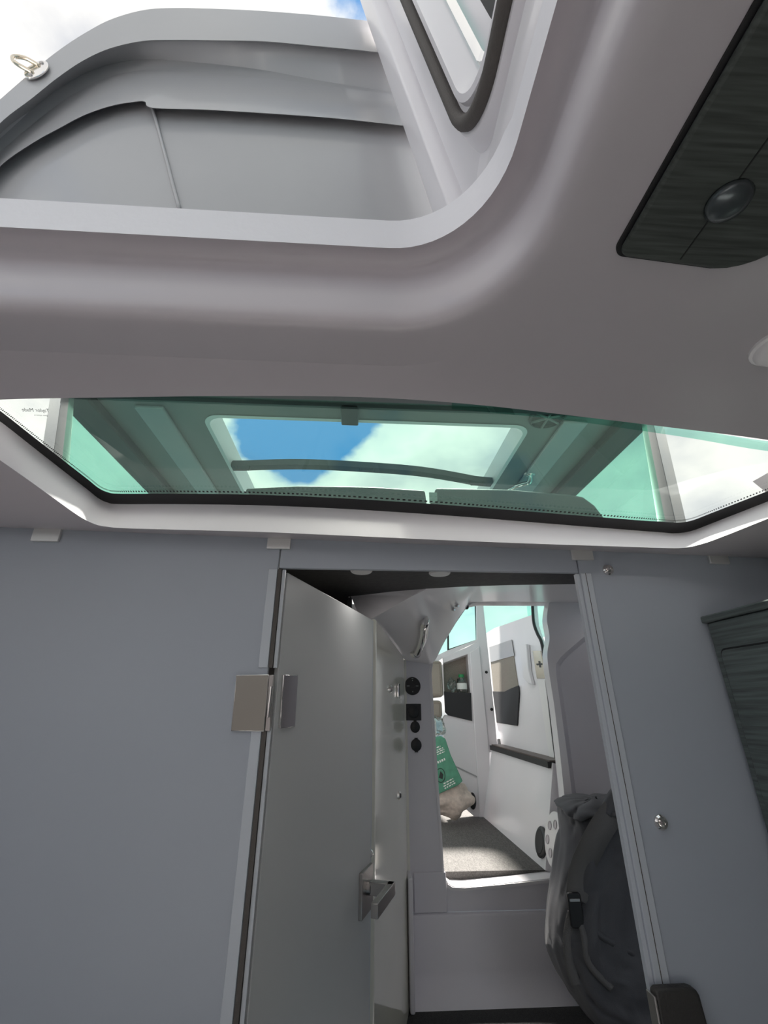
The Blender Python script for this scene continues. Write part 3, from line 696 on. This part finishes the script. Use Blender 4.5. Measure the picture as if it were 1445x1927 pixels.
# side door (sliding) on the flared plane, a little outboard
OB = .06
def sd(px, py, d=0): return rw(px, py, OB+d)
door = thing('side_door', 'white wheelhouse side door with tinted window and dark pocket', 'door', sd(990, 1440))
out_ = [(893, 1085), (1002, 1085), (1003, 1137), (1006, 1175), (1013, 1197), (1020, 1215), (1052, 1470), (936, 1414), (905, 1206), (914, 1192), (930, 1182), (1000, 1157), (994, 1100), (895, 1100)]
v, f = slab([sd(*p) for p in out_], rnu*.03); obj('panel', v, f, 'gelcoat', door, bevel=.003)
v, f = slab([sd(*p, .012) for p in ((893, 1098), (996, 1098), (1002, 1158), (930, 1184), (905, 1208))], rnu*.005); obj('window', v, f, 'side_glass', door)
pk = [(921, 1218), (963, 1204), (968, 1240), (977, 1300), (974, 1366), (935, 1360)]
v, f = slab([sd(*p, -.001) for p in pk], -rnu*.003); pkt = obj('pocket_back', v, f, 'beige_fabric', door)
v, f = slab([sd(*p, -.0045) for p in ((921, 1218), (963, 1204), (968, 1234), (924, 1246))], -rnu*.003); obj('pocket_header', v, f, 'lid_grey', pkt)
v, f = slab([sd(*p, -.0045) for p in ((928, 1301), (950, 1302), (962, 1296), (977, 1290), (978, 1305), (974, 1366), (936, 1360))], -rnu*.006); obj('pocket_net', v, f, 'black_net', pkt, bevel=.002)
v, f = slab([sd(*p, -.001) for p in ((985, 1217), (997, 1213), (1001, 1262), (1008, 1290), (1001, 1288), (991, 1277))], -rnu*.025); obj('pull_grip', v, f, 'gelcoat', door, bevel=.006, seg=3)
v, f = slab([sd(*p, -.001) for p in ((1003, 1225), (1018, 1225), (1028, 1277), (1011, 1277))], -rnu*.004); lk = obj('lock_plate', v, f, 'brass_steel', door, bevel=.001)
v, f = slab([sd(*p, -.0055) for p in ((1009, 1249), (1020, 1248), (1020, 1251), (1010, 1252))], -rnu*.001); obj('keyhole', v, f, 'black_plastic', lk)
v, f = slab([sd(*p, -.0055) for p in ((1013, 1244), (1016, 1244), (1018, 1256), (1015, 1256))], -rnu*.001); obj('keyhole', v, f, 'black_plastic', lk)
v, f = tube(cat_rom([sd(*p, -.006) for p in ((1002, 1085), (1002, 1134), (1004, 1170), (1011, 1192), (1019, 1209), (1026, 1250), (1032, 1300), (1042, 1390), (1053, 1470))], 40), .010, 8); obj('rubber_seal', v, f, 'rubber', door, smooth=True)
v, f = slab([sd(*p, -.001) for p in ((1013, 1280), (1026, 1280), (1050, 1466), (1040, 1461))], -rnu*.004); obj('edge_strip', v, f, 'white_plastic', door)
v, f = slab([sd(*p, -.001) for p in ((938, 1392), (941, 1391), (944, 1411), (939, 1411))], -rnu*.01); obj('floor_bolt', v, f, 'black_plastic', door)
# locker unit facing forward, with niche
YL = 3.27
lk = thing('locker_unit', 'white moulded locker with an open niche and black pocket', 'locker', (.80, YL, ZW))
def ly(px, py, d=0): return oy(px, py, YL+d)
fr = [(833, 1236), (879, 1218), (897, 1208), (896, 1085), (904, 1085), (921, 1250), (937, 1412), (921, 1416), (925, 1546), (900, 1543), (878, 1524), (850, 1500), (836, 1470), (833, 1352), (837, 1345), (886, 1356), (886, 1306), (880, 1231), (834, 1248)]
v, f = slab([ly(*p) for p in fr], (0, .02, 0)); obj('front', v, f, 'gelcoat', lk, bevel=.004)
v, f = slab([ly(*p, -.012) for p in ((884, 1228), (902, 1216), (921, 1416), (925, 1546), (903, 1543), (897, 1440))], (0, .012, 0)); obj('corner_column', v, f, 'gelcoat', lk, bevel=.005, seg=3)
v, f = slab([ly(*p, -.001) for p in ((857, 1441), (897, 1460), (921, 1462), (921, 1464), (897, 1463), (857, 1444))], (0, -.0015, 0)); obj('joint_line', v, f, 'lid_grey', lk)
# niche interior
n0 = [ly(*p, .004) for p in ((834, 1248), (880, 1231), (886, 1306), (836, 1306))]
n1 = [p+Vector((.01, .12, -.006)) for p in n0]
v, f = loft([n0, n1]); obj('niche_lining', v, f, 'gelcoat', lk)
obj('niche_back', n1, [(0, 1, 2, 3)], 'beige_fabric', lk)
v, f = slab([ly(*p, -.004) for p in ((835, 1301), (850, 1303), (886, 1304), (888, 1357), (842, 1346), (837, 1340))], (0, -.006, 0)); obj('pocket_net', v, f, 'black_net', lk, bevel=.002)
c = ly(889, 1507, -.004); v, f = lathe(c, (0, -1, 0), [(.022, 0), (.022, .006), (.018, .009)], 24, 1, 2.1); obj('cable_port', v, f, 'black_plastic', lk, smooth='angle')
for px, py in ((915, 1265), (925, 1335)):
    v, f = lathe(ly(px, py, -.022), (0, -1, 0), [(.010, 0), (.010, .004)], 14); obj('bolt', v, f, 'black_plastic', lk)
# window over the locker and its sill
wn = bpy.data.objects.new('window_2', None); C.objects.link(wn); struct(wn); b_ = ly(860, 1210, .08); wn['base'] = list(b_); wn.location = b_+Vector((0, 0, EYE))
v, f = slab([ly(*p, .08) for p in ((800, 1100), (895, 1085), (899, 1206), (842, 1226), (800, 1240))], (0, .005, 0)); obj('pane', v, f, 'side_glass', wn)
for pp in (((841, 1085), (844, 1085), (845, 1224), (842, 1225)), ((892, 1085), (896, 1085), (899, 1208), (896, 1209)), ((842, 1222), (898, 1203), (899, 1207), (842, 1226))):
    v, f = slab([ly(*p, .07) for p in pp], (0, .012, 0)); obj('frame_bar', v, f, 'roof_trim', wn)
v, f = slab([ly(*p, .0) for p in ((800, 1262), (836, 1236), (897, 1208), (898, 1203), (842, 1224), (800, 1244))], (0, .08, 0)); obj('window_sill', v, f, 'gelcoat', wn)
# seat cushions at the left of the locker
for (z0, z1, lb) in ((1243, 1312, 'upper beige seat cushion left of the niche'), (1318, 1352, 'lower beige seat cushion left of the black pocket')):
    p0, p1 = oy(770, z1, 3.22), oy(832, z0, 3.22)
    t = thing('seat_cushion', lb, 'cushion', (p0.x, 3.3, p0.z), 'beige seat cushions')
    v, f = box(p0.x, p1.x, 3.22, 3.60, p0.z, p1.z); obj('pad', v, f, 'beige_fabric', t, bevel=.025, seg=4)
    v, f = tube([(p0.x+.01, 3.217, p1.z-.012), (p1.x-.014, 3.217, p1.z-.012), (p1.x-.014, 3.217, p0.z+.012)], .003, 6); obj('piping', v, f, 'beige_fabric', t)
p0, p1 = oy(770, 1362, 3.28), oy(834, 1350, 3.28)
v, f = box(p0.x, p1.x-.04, 3.34, 3.7, ZW, p1.z-.02); tag(obj('seat_box', v, f, 'gelcoat', bevel=.004), 'white seat base under the beige cushions', 'seat base')
# bottle and plastic bag in the niche
c = ly(870, 1306, .055); c.z = n0[3].z+.002
bt = thing('water_bottle', 'clear bottle with a green cap standing in the niche', 'bottle', c)
zz = ly(868, 1275, .07).z
v, f = lathe(c, (0, 0, 1), [(.033, 0), (.036, .01), (.036, .07), (.030, .10), (.015, zz-c.z-.03), (.014, zz-c.z)], 20); obj('bottle_body', v, f, 'bag_film', bt, smooth='angle')
v, f = lathe(c+Vector((0, 0, .03)), (0, 0, 1), [(.0365, 0), (.0365, .04)], 20); obj('bottle_label', v, f, 'white_print', bt, smooth='angle')
v, f = lathe(Vector((c.x, c.y, zz)), (0, 0, 1), [(.020, 0), (.020, .018), (.018, .020)], 20); obj('cap', v, f, 'green_cap', bt, smooth='angle')
def crumple(c, sx, sy, sz, amp, seed, n=18):
    V, Fc = [], []
    for i in range(n+1):
        for j in range(n):
            th = math.pi*i/n; ph = 2*math.pi*j/n; d = Vector((math.sin(th)*math.cos(ph), math.sin(th)*math.sin(ph), math.cos(th)))
            k = 1+amp*noise.noise(d*1.7+Vector((seed, 0, 0)))+amp*.5*(abs(noise.noise(d*3.5+Vector((0, seed, 0))))-.2)
            V.append(Vector(c)+Vector((d.x*sx, d.y*sy, d.z*sz))*k)
    for i in range(n):
        for j in range(n): Fc.append((i*n+j, i*n+(j+1) % n, (i+1)*n+(j+1) % n, (i+1)*n+j))
    return V, Fc
c1 = ly(850, 1289, .05); v, f = crumple(c1, .030, .026, .042, .4, 4); tag(obj('plastic_bag', v, f, 'bag_film', smooth='angle'), 'crumpled clear plastic bag in the niche beside the bottle', 'plastic bag')

# green paper bag leaning on a canvas bag on the wheelhouse sole
def bagp(px, py): return oy(px, py, 3.00)
gb = thing('green_bag', 'green printed bag leaning in the corner on a canvas sack', 'bag', bagp(830, 1490))
gp_ = [(795, 1395), (830, 1385), (838, 1390), (848, 1420), (871, 1470), (862, 1478), (826, 1494), (795, 1502)]
nb = 9
v, f = slab([bagp(*p)+Vector((0, .01*noise.noise(Vector((i*.7, 3, 1))), 0)) for i, p in enumerate(gp_)], (0, .03, 0)); obj('bag_front', v, f, 'green_paper', gb, bevel=.004)
ty = 2.998
def bt_(px, py): return oy(px, py, ty)
du = (bt_(858, 1402)-bt_(824, 1416)).normalized(); dv = Vector((-du.z, 0, du.x)); dv = dv if dv.z > 0 else -dv
def print_row(px0, py0, px1, py1, h, seed):
    a, b = bt_(px0, py0), bt_(px1, py1); rnd = random.Random(seed); L_ = (b-a).length; x = 0; ms = []; uu = (b-a).normalized()
    while x < L_:
        w = min(L_-x, rnd.uniform(.006, .018)); p = a+uu*x
        ms.append(([p, p+uu*w, p+uu*w+dv*h, p+dv*h], [(0, 1, 2, 3)])); x += w+.005
    v, f = merge(*ms); obj('printed_line', v, f, 'white_print', gb)
for k, rw_ in enumerate(((822, 1408, 829, 1405), (822, 1413, 834, 1408), (822, 1417, 836, 1411), (823, 1421, 837, 1415), (824, 1437, 839, 1430), (835, 1476, 853, 1466), (835, 1481, 856, 1470), (837, 1485, 857, 1474))):
    print_row(*rw_, .012 if k == 4 else .006, k)
c = bt_(829, 1459); ring = [c+Vector((.026*math.cos(2*math.pi*k/24), 0, .036*math.sin(2*math.pi*k/24))) for k in range(24)]
v, f = tube(ring, .002, 5, True); obj('emblem', v, f, 'black_print', gb)
v, f = slab([c+Vector((-.012, -.001, -.012)), c+Vector((.010, -.001, -.02)), c+Vector((.016, -.001, .004)), c+Vector((0, -.001, .022))], (0, -.001, 0)); obj('emblem_leaf', v, f, 'black_print', gb)
v, f = crumple(bagp(826, 1372)+Vector((0, .10, .01)), .06, .045, .06, .5, 9); tag(obj('plastic_bag', v, f, 'bag_film', smooth='angle'), 'crumpled shiny plastic bag above the green bag', 'plastic bag')
c = bagp(846, 1508)+Vector((-.01, .10, .0)); v, f = crumple(c+Vector((.02, 0, .0)), .140, .085, .095, .28, 2, 40); mz = min(p.z for p in v)
v = [p if p.z > ZW+.004 else Vector((p.x, p.y, ZW+.004)) for p in v]
tag(obj('canvas_sack', v, f, 'canvas', smooth=True), 'crumpled beige canvas sack on the wheelhouse sole', 'bag')

# ------------------------------------------------------------------ duffel bag against the bulkhead
DY = 1.88
rows_px = [(1503, 1105, 1180), (1512, 1072, 1200), (1530, 1062, 1216), (1560, 1062, 1224), (1600, 1056, 1232), (1650, 1048, 1246), (1700, 1038, 1262), (1760, 1034, 1280), (1800, 1040, 1290), (1840, 1056, 1300), (1880, 1084, 1310), (1915, 1112, 1315), (1945, 1140, 1310), (1962, 1160, 1300)]
db = thing('duffel_bag', 'dark grey fabric duffel bag with strap and buckle, stood in the doorway', 'bag', (.95, DY, ZF))
prof_ = []
for i, (py, xl, xr) in enumerate(rows_px):
    yy = DY+.02; a = oy(xl, py, yy); b = oy(xr, py, yy); prof_.append((a.z, (a.x+b.x)/2, (b.x-a.x)/2))
zlo = prof_[-1][0]; sc_ = (prof_[0][0]-(ZF+.004))/(prof_[0][0]-zlo)
prof_ = [(prof_[0][0]-(prof_[0][0]-z)*min(1, sc_) if False else max(z, ZF+.004), x, w) for z, x, w in prof_]
TT = cat_rom([Vector(p) for p in prof_], 90)
def bagS(t, th, off=0):
    i = t*(len(TT)-1); k = min(len(TT)-2, int(i)); P = TT[k].lerp(TT[k+1], i-k)
    end = min(1, t/.10)**.5*min(1, (1-t)/.10+.35)**.5
    dep = .150*end
    ct, st_ = math.cos(th), math.sin(th)
    sx = abs(ct)**.75*(1 if ct > 0 else -1); sy = abs(st_)**.75*(1 if st_ > 0 else -1)
    q = Vector((sx*2.2, sy*2.2, t*5.5))
    tf = 1+1.6*max(0, 1-t/.22)
    rd = (1-abs(noise.noise(Vector((sx*2.6+t*2, sy*2.6, t*4.2+sx)))*2.4)); rd = max(0, rd)**3
    wr = -.03*rd*tf*.6+.022*noise.noise(q*1.1+Vector((4, 1, 2)))+.016*(1-abs(noise.noise(Vector((q.x*1.8+t*3, q.y*1.8, t*9)))*2))*(.4+.6*abs(t-.45)*2)
    return Vector((P.y+sx*(P.z+wr*.35+off), DY+.02+sy*(dep+wr+off), P.x+.006*noise.noise(q*2)))
NT, NP = 110, 96
loops = [[bagS(i/NT, 2*math.pi*j/NP) for j in range(NP)] for i in range(NT+1)]
v, f = loft(loops, True, True, True); obj('bag_body', v, f, 'duffel', db, smooth=True)
flap = []
for i in range(26):
    row = []
    for j in range(NP):
        th = 2*math.pi*j/NP; reach = .105+.045*noise.noise(Vector((math.cos(th)*1.3, math.sin(th)*1.3, 5)))+.05*max(0, -math.cos(th-.35))**4
        t_ = i/25*reach; p = bagS(t_, th, .004+.016*min(1, i/6)+.012*noise.noise(Vector((math.cos(th)*2.5, math.sin(th)*2.5, i*.12))))
        row.append(p)
    flap.append(row)
v, f = loft(flap, True, True, False); obj('top_flap', v, f, 'duffel', db, smooth=True, solid=.004)
def bag_hit(px, py):
    best = None; RAY_ = ray(px, py)
    for i in range(0, NT+1):
        for j in range(NP//2, NP):
            p = loops[i][j]; r = RAY_; d = (p-r*(p.dot(r)/r.dot(r))).length
            if best is None or d < best[0]: best = (d, p)
    return best[1]
def strap(pxs, wpx, mt, name, off=.006):
    ce = cat_rom([bag_hit(*p)+Vector((-.002, -off-(.02 if p[1] < 1590 else 0), 0)) for p in pxs], 40); L0, L1 = [], []
    for i, p in enumerate(ce):
        t = (ce[min(39, i+1)]-ce[max(0, i-1)]).normalized(); s = t.cross(Vector((-.25, -1, .1))).normalized()*(wpx/2)
        L0.append(p-s); L1.append(p+s)
    v, f = loft([L0, [a.lerp(b, .5)+Vector((0, -.002, 0)) for a, b in zip(L0, L1)], L1], False)
    return obj(name, v, f, mt, db, smooth=True, solid=.003)
strap(((1143, 1524), (1126, 1550), (1108, 1585), (1094, 1635), (1086, 1690)), .072, 'webbing', 'shoulder_strap')
strap(((1076, 1715), (1070, 1760), (1070, 1810), (1082, 1850)), .030, 'webbing', 'lower_strap')
strap(((1085, 1712), (1130, 1760), (1180, 1790), (1220, 1810)), .016, 'duffel', 'flap_seam', .002)
strap(((1090, 1720), (1098, 1765), (1112, 1815), (1150, 1860)), .018, 'webbing', 'side_strap', .004)
c = bag_hit(1078, 1702)+Vector((-.004, -.016, 0))
bk_ = [c+Vector((x, 0, z)) for x, z in rr(-.022, .022, -.050, .040, .008, 4)]
v, f = slab(bk_, (0, -.012, 0)); bu = obj('buckle', v, f, 'black_plastic', db, bevel=.003)
v, f = box(c.x-.018, c.x+.016, c.y-.016, c.y-.012, c.z+.018, c.z+.026); obj('buckle_bar', v, f, 'steel', bu, bevel=.001)
hp = [bag_hit(1138, 1535)+Vector((0, -.004, 0)), bag_hit(1146, 1515)+Vector((0, -.035, .02)), bag_hit(1160, 1508)+Vector((0, -.045, .035)), bag_hit(1175, 1530)+Vector((0, -.03, .01)), bag_hit(1180, 1555)]
v, f = tube(cat_rom(hp, 24), .024, 8); obj('carry_handle', v, f, 'duffel', db, smooth=True)

# ------------------------------------------------------------------ wheelhouse top seen through the skylight
ZR = 1.25
WP = Vector((0, .95, .40)); WNn = Vector((0, -.9, .7)).normalized()
def ws(px, py, d=0): return on(px, py, WP+WNn*d, WNn)
w3 = bpy.data.objects.new('window_3', None); C.objects.link(w3); struct(w3); w3['base'] = list(WP); w3.location = WP+Vector((0, 0, EYE))
def wv(x, s): return Vector((x, .95+.7*s, .40+.9*s))
xl = lambda s: -.72-.60*s*1.0
v, f = slab([wv(-.68, 0), wv(.735, 0), wv(1.30, .96), wv(-1.27, .96)], (0, .004, .004)); obj('pane', v, f, 'windscreen_glass', w3)
for a, b, w_ in (((-.68, 0), (-1.27, .96), .032), ((.735, 0), (1.30, .96), .034)):
    s_ = 1 if a[0] > 0 else -1
    v, f = slab([wv(a[0], a[1]), wv(b[0], b[1]), wv(b[0]+s_*w_, b[1]), wv(a[0]+s_*w_*.8, a[1])], (0, .03, .02)); obj('post', v, f, 'roof_trim', w3, bevel=.003)
    v, f = slab([wv(a[0]+s_*w_*.8, a[1]), wv(b[0]+s_*w_, b[1]), wv(b[0]+s_*(w_+.045), b[1]), wv(a[0]+s_*(w_*.8+.025), a[1])], (0, .004, .003)); obj('post_glass_edge', v, f, 'aqua_edge', w3)
# side windows
for s_, xb, xt in ((-1, -.70, -1.30), (1, .76, 1.33)):
    v, f = slab([Vector((xb, .97, .42)), Vector((xt, 1.64, 1.25)), Vector((xt, 3.4, 1.25)), Vector((xt*.98, 3.4, -.09 if s_ < 0 else .45)), Vector((xt*.98, 2.0, -.09 if s_ < 0 else .45))], (.004*s_, 0, 0))
    w_ = bpy.data.objects.new('window_%d' % (4 if s_ < 0 else 5), None); C.objects.link(w_); struct(w_); w_['base'] = [xb, 1.5, .4]; w_.location = (xb, 1.5, .4+EYE)
    obj('pane', v, f, 'side_glass', w_)
ht = thing('hardtop_roof', 'tinted wheelhouse roof with a large open sunroof seen through the skylight', 'roof', (0, 2.4, ZR))
hol = rr(-.735, .80, 1.775, 3.6, .07, 6)
oute = densify([(-1.30, 1.60), (1.33, 1.60), (1.33, 4.0), (-1.30, 4.0)], .1)
v, f = sheet(oute, [hol], lambda x, y: ZR, .12); obj('roof_lining', v, f, 'roof_liner', ht)
v, f = sheet(oute, [rr(-.70, .765, 1.81, 3.55, .07, 6)], lambda x, y: ZR+.07, .12); obj('roof_skin', v, f, 'gelcoat', ht)
v, f = loft([[(x, y, ZR-.004) for x, y in rr(-.755, .82, 1.755, 3.62, .08, 6)], [(x, y, ZR-.006) for x, y in hol], [(x, y, ZR+.07) for x, y in rr(-.70, .765, 1.81, 3.55, .07, 6)]]); obj('sunroof_frame', v, f, 'gelcoat', ht)
for x0_, x1_ in ((-1.31, -1.17), (1.20, 1.34)):
    v, f = box(x0_, x1_, 1.60, 4.0, ZR-.05, ZR-.001); obj('side_rail', v, f, 'roof_trim', ht, bevel=.01)
for x0_, x1_ in ((-1.03, -.90), (.95, 1.07)):
    v, f = box(x0_, x1_, 1.70, 4.0, ZR-.02, ZR-.001); obj('lining_panel', v, f, 'lid_grey', ht, bevel=.006)
v, f = box(-.10, -.02, 1.605, 1.77, ZR-.03, ZR-.001); obj('mullion', v, f, 'roof_trim', ht, bevel=.006)
v, f = box(-1.30, 1.33, 1.595, 1.63, ZR-.03, ZR+.07); obj('front_edge', v, f, 'roof_trim', ht, bevel=.006)
# cross rail of the sun shade
pth = cat_rom([oz(px, py, ZR+.0) for px, py in ((445, 872), (560, 869), (680, 874), (800, 884), (908, 903))], 24)
pth[0].x = -.73; pth[-1].x = .79
t = thing('shade_rail', 'curved dark rail crossing the open sunroof, with small pull loops', 'rail', pth[12])
lo_ = [p+Vector((0, 0, -.018)) for p in pth]; hi_ = [p+Vector((0, .055, .018)) for p in pth]
v, f = loft([lo_, [p+Vector((0, -.0, .018)) for p in pth], hi_, [p+Vector((0, .055, -.018)) for p in pth], lo_], False); obj('rail_bar', v, f, 'dash_grey', t, smooth='angle')
for k in (1, 12, 22):
    p = pth[k]+Vector((0, .0, -.018)); v, f = tube([p+Vector((-.04, 0, 0)), p+Vector((-.036, 0, -.024)), p+Vector((.036, 0, -.024)), p+Vector((.04, 0, 0))], .005, 6); obj('pull_loop', v, f, 'roof_trim', t)
# stainless grab rail near the roof edge
g = [oz(*p, ZR-.05+.0) for p in ((1000, 903), (996, 907), (985, 911), (970, 916), (955, 925))]
g[0].z = ZR-.01; t = thing('roof_grab_rail', 'curved stainless grab rail under the tinted roof', 'handle', g[2])
v, f = tube(cat_rom(g, 20), .016, 10); obj('bar', v, f, 'chrome', t, smooth='angle')
v, f = lathe(g[0]+Vector((0, 0, .008)), (0, 0, -1), [(.04, 0), (.04, .012), (.02, .02)], 20); obj('mount', v, f, 'chrome', t, smooth='angle')
# round speaker in the roof lining
c = oz(1030, 783, ZR-.002); t = thing('roof_speaker', 'round dark speaker with a cross bar in the tinted roof', 'speaker', c)
v, f = lathe(c, (0, 0, -1), [(.085, 0), (.085, .012), (.075, .016), (.072, .004)], 28); obj('rim', v, f, 'dash_grey', t, smooth='angle')
for a in (30, 90, 150):
    d = Vector((math.cos(math.radians(a)), math.sin(math.radians(a)), 0))*.076
    v, f = tube([c-d+Vector((0, 0, -.013)), c+d+Vector((0, 0, -.013))], .006, 6); obj('grille_bar', v, f, 'roof_liner', t)
# dash below the windscreen
v, f = box(-1.25, 1.28, .97, 2.27, .50, .52); 
q = [Vector((-.70, .955, .392)), Vector((.76, .955, .392)), Vector((1.28, 1.5, .50)), Vector((1.28, 2.18, .50)), Vector((-1.25, 2.18, .50)), Vector((-1.25, 1.5, .50))]
v, f = slab(q, (0, 0, .02)); tag(obj('dashboard', v, f, 'dash_grey'), 'dark dashboard top under the wheelhouse windscreen', 'dashboard')
for pts_, y_, lb in ((((462, 918), (560, 913), (700, 915), (800, 922), (812, 1010), (470, 1010)), 1.95, 'wide low dark dash hood left of the instrument pod'),
                     (((819, 917), (960, 920), (1070, 929), (1098, 934), (1120, 950), (1140, 976), (1160, 1010), (822, 1010)), 1.55, 'dark instrument pod with a chamfered right end behind the skylight')):
    pp = [oy(*p, y_) for p in pts_]
    for p in pp:
        if p.z < .55 or p.z < min(q_.z for q_ in pp)+.001: p.z = .521
    t = thing('dash_hood', lb, 'dash hood', (pp[0].x, y_, .52))
    v, f = slab(pp, (0, .22, 0)); obj('hood', v, f, 'dash_grey', t, bevel=.012, seg=3)
    a, b = oy(pts_[0][0]-12, pts_[0][1]+6, y_-.002), oy(pts_[0][0]+4, pts_[0][1]+30, y_-.002)
    v, f = box(a.x, b.x, y_-.006, y_-.001, max(.525, b.z), a.z-.01); obj('end_cap', v, f, 'roof_liner', t)
# port side of the wheelhouse, and deck edge
v, f = box(-1.30, -1.25, .97, 4.0, ZW, -.10); struct(obj('wall_port', v, f, 'gelcoat'))
v, f = box(-1.30, 1.6, 4.0, 4.04, ZW, -.30); struct(obj('wall_aft', v, f, 'gelcoat'))
for o in bpy.data.objects:
    if 'base' in o: del o['base']
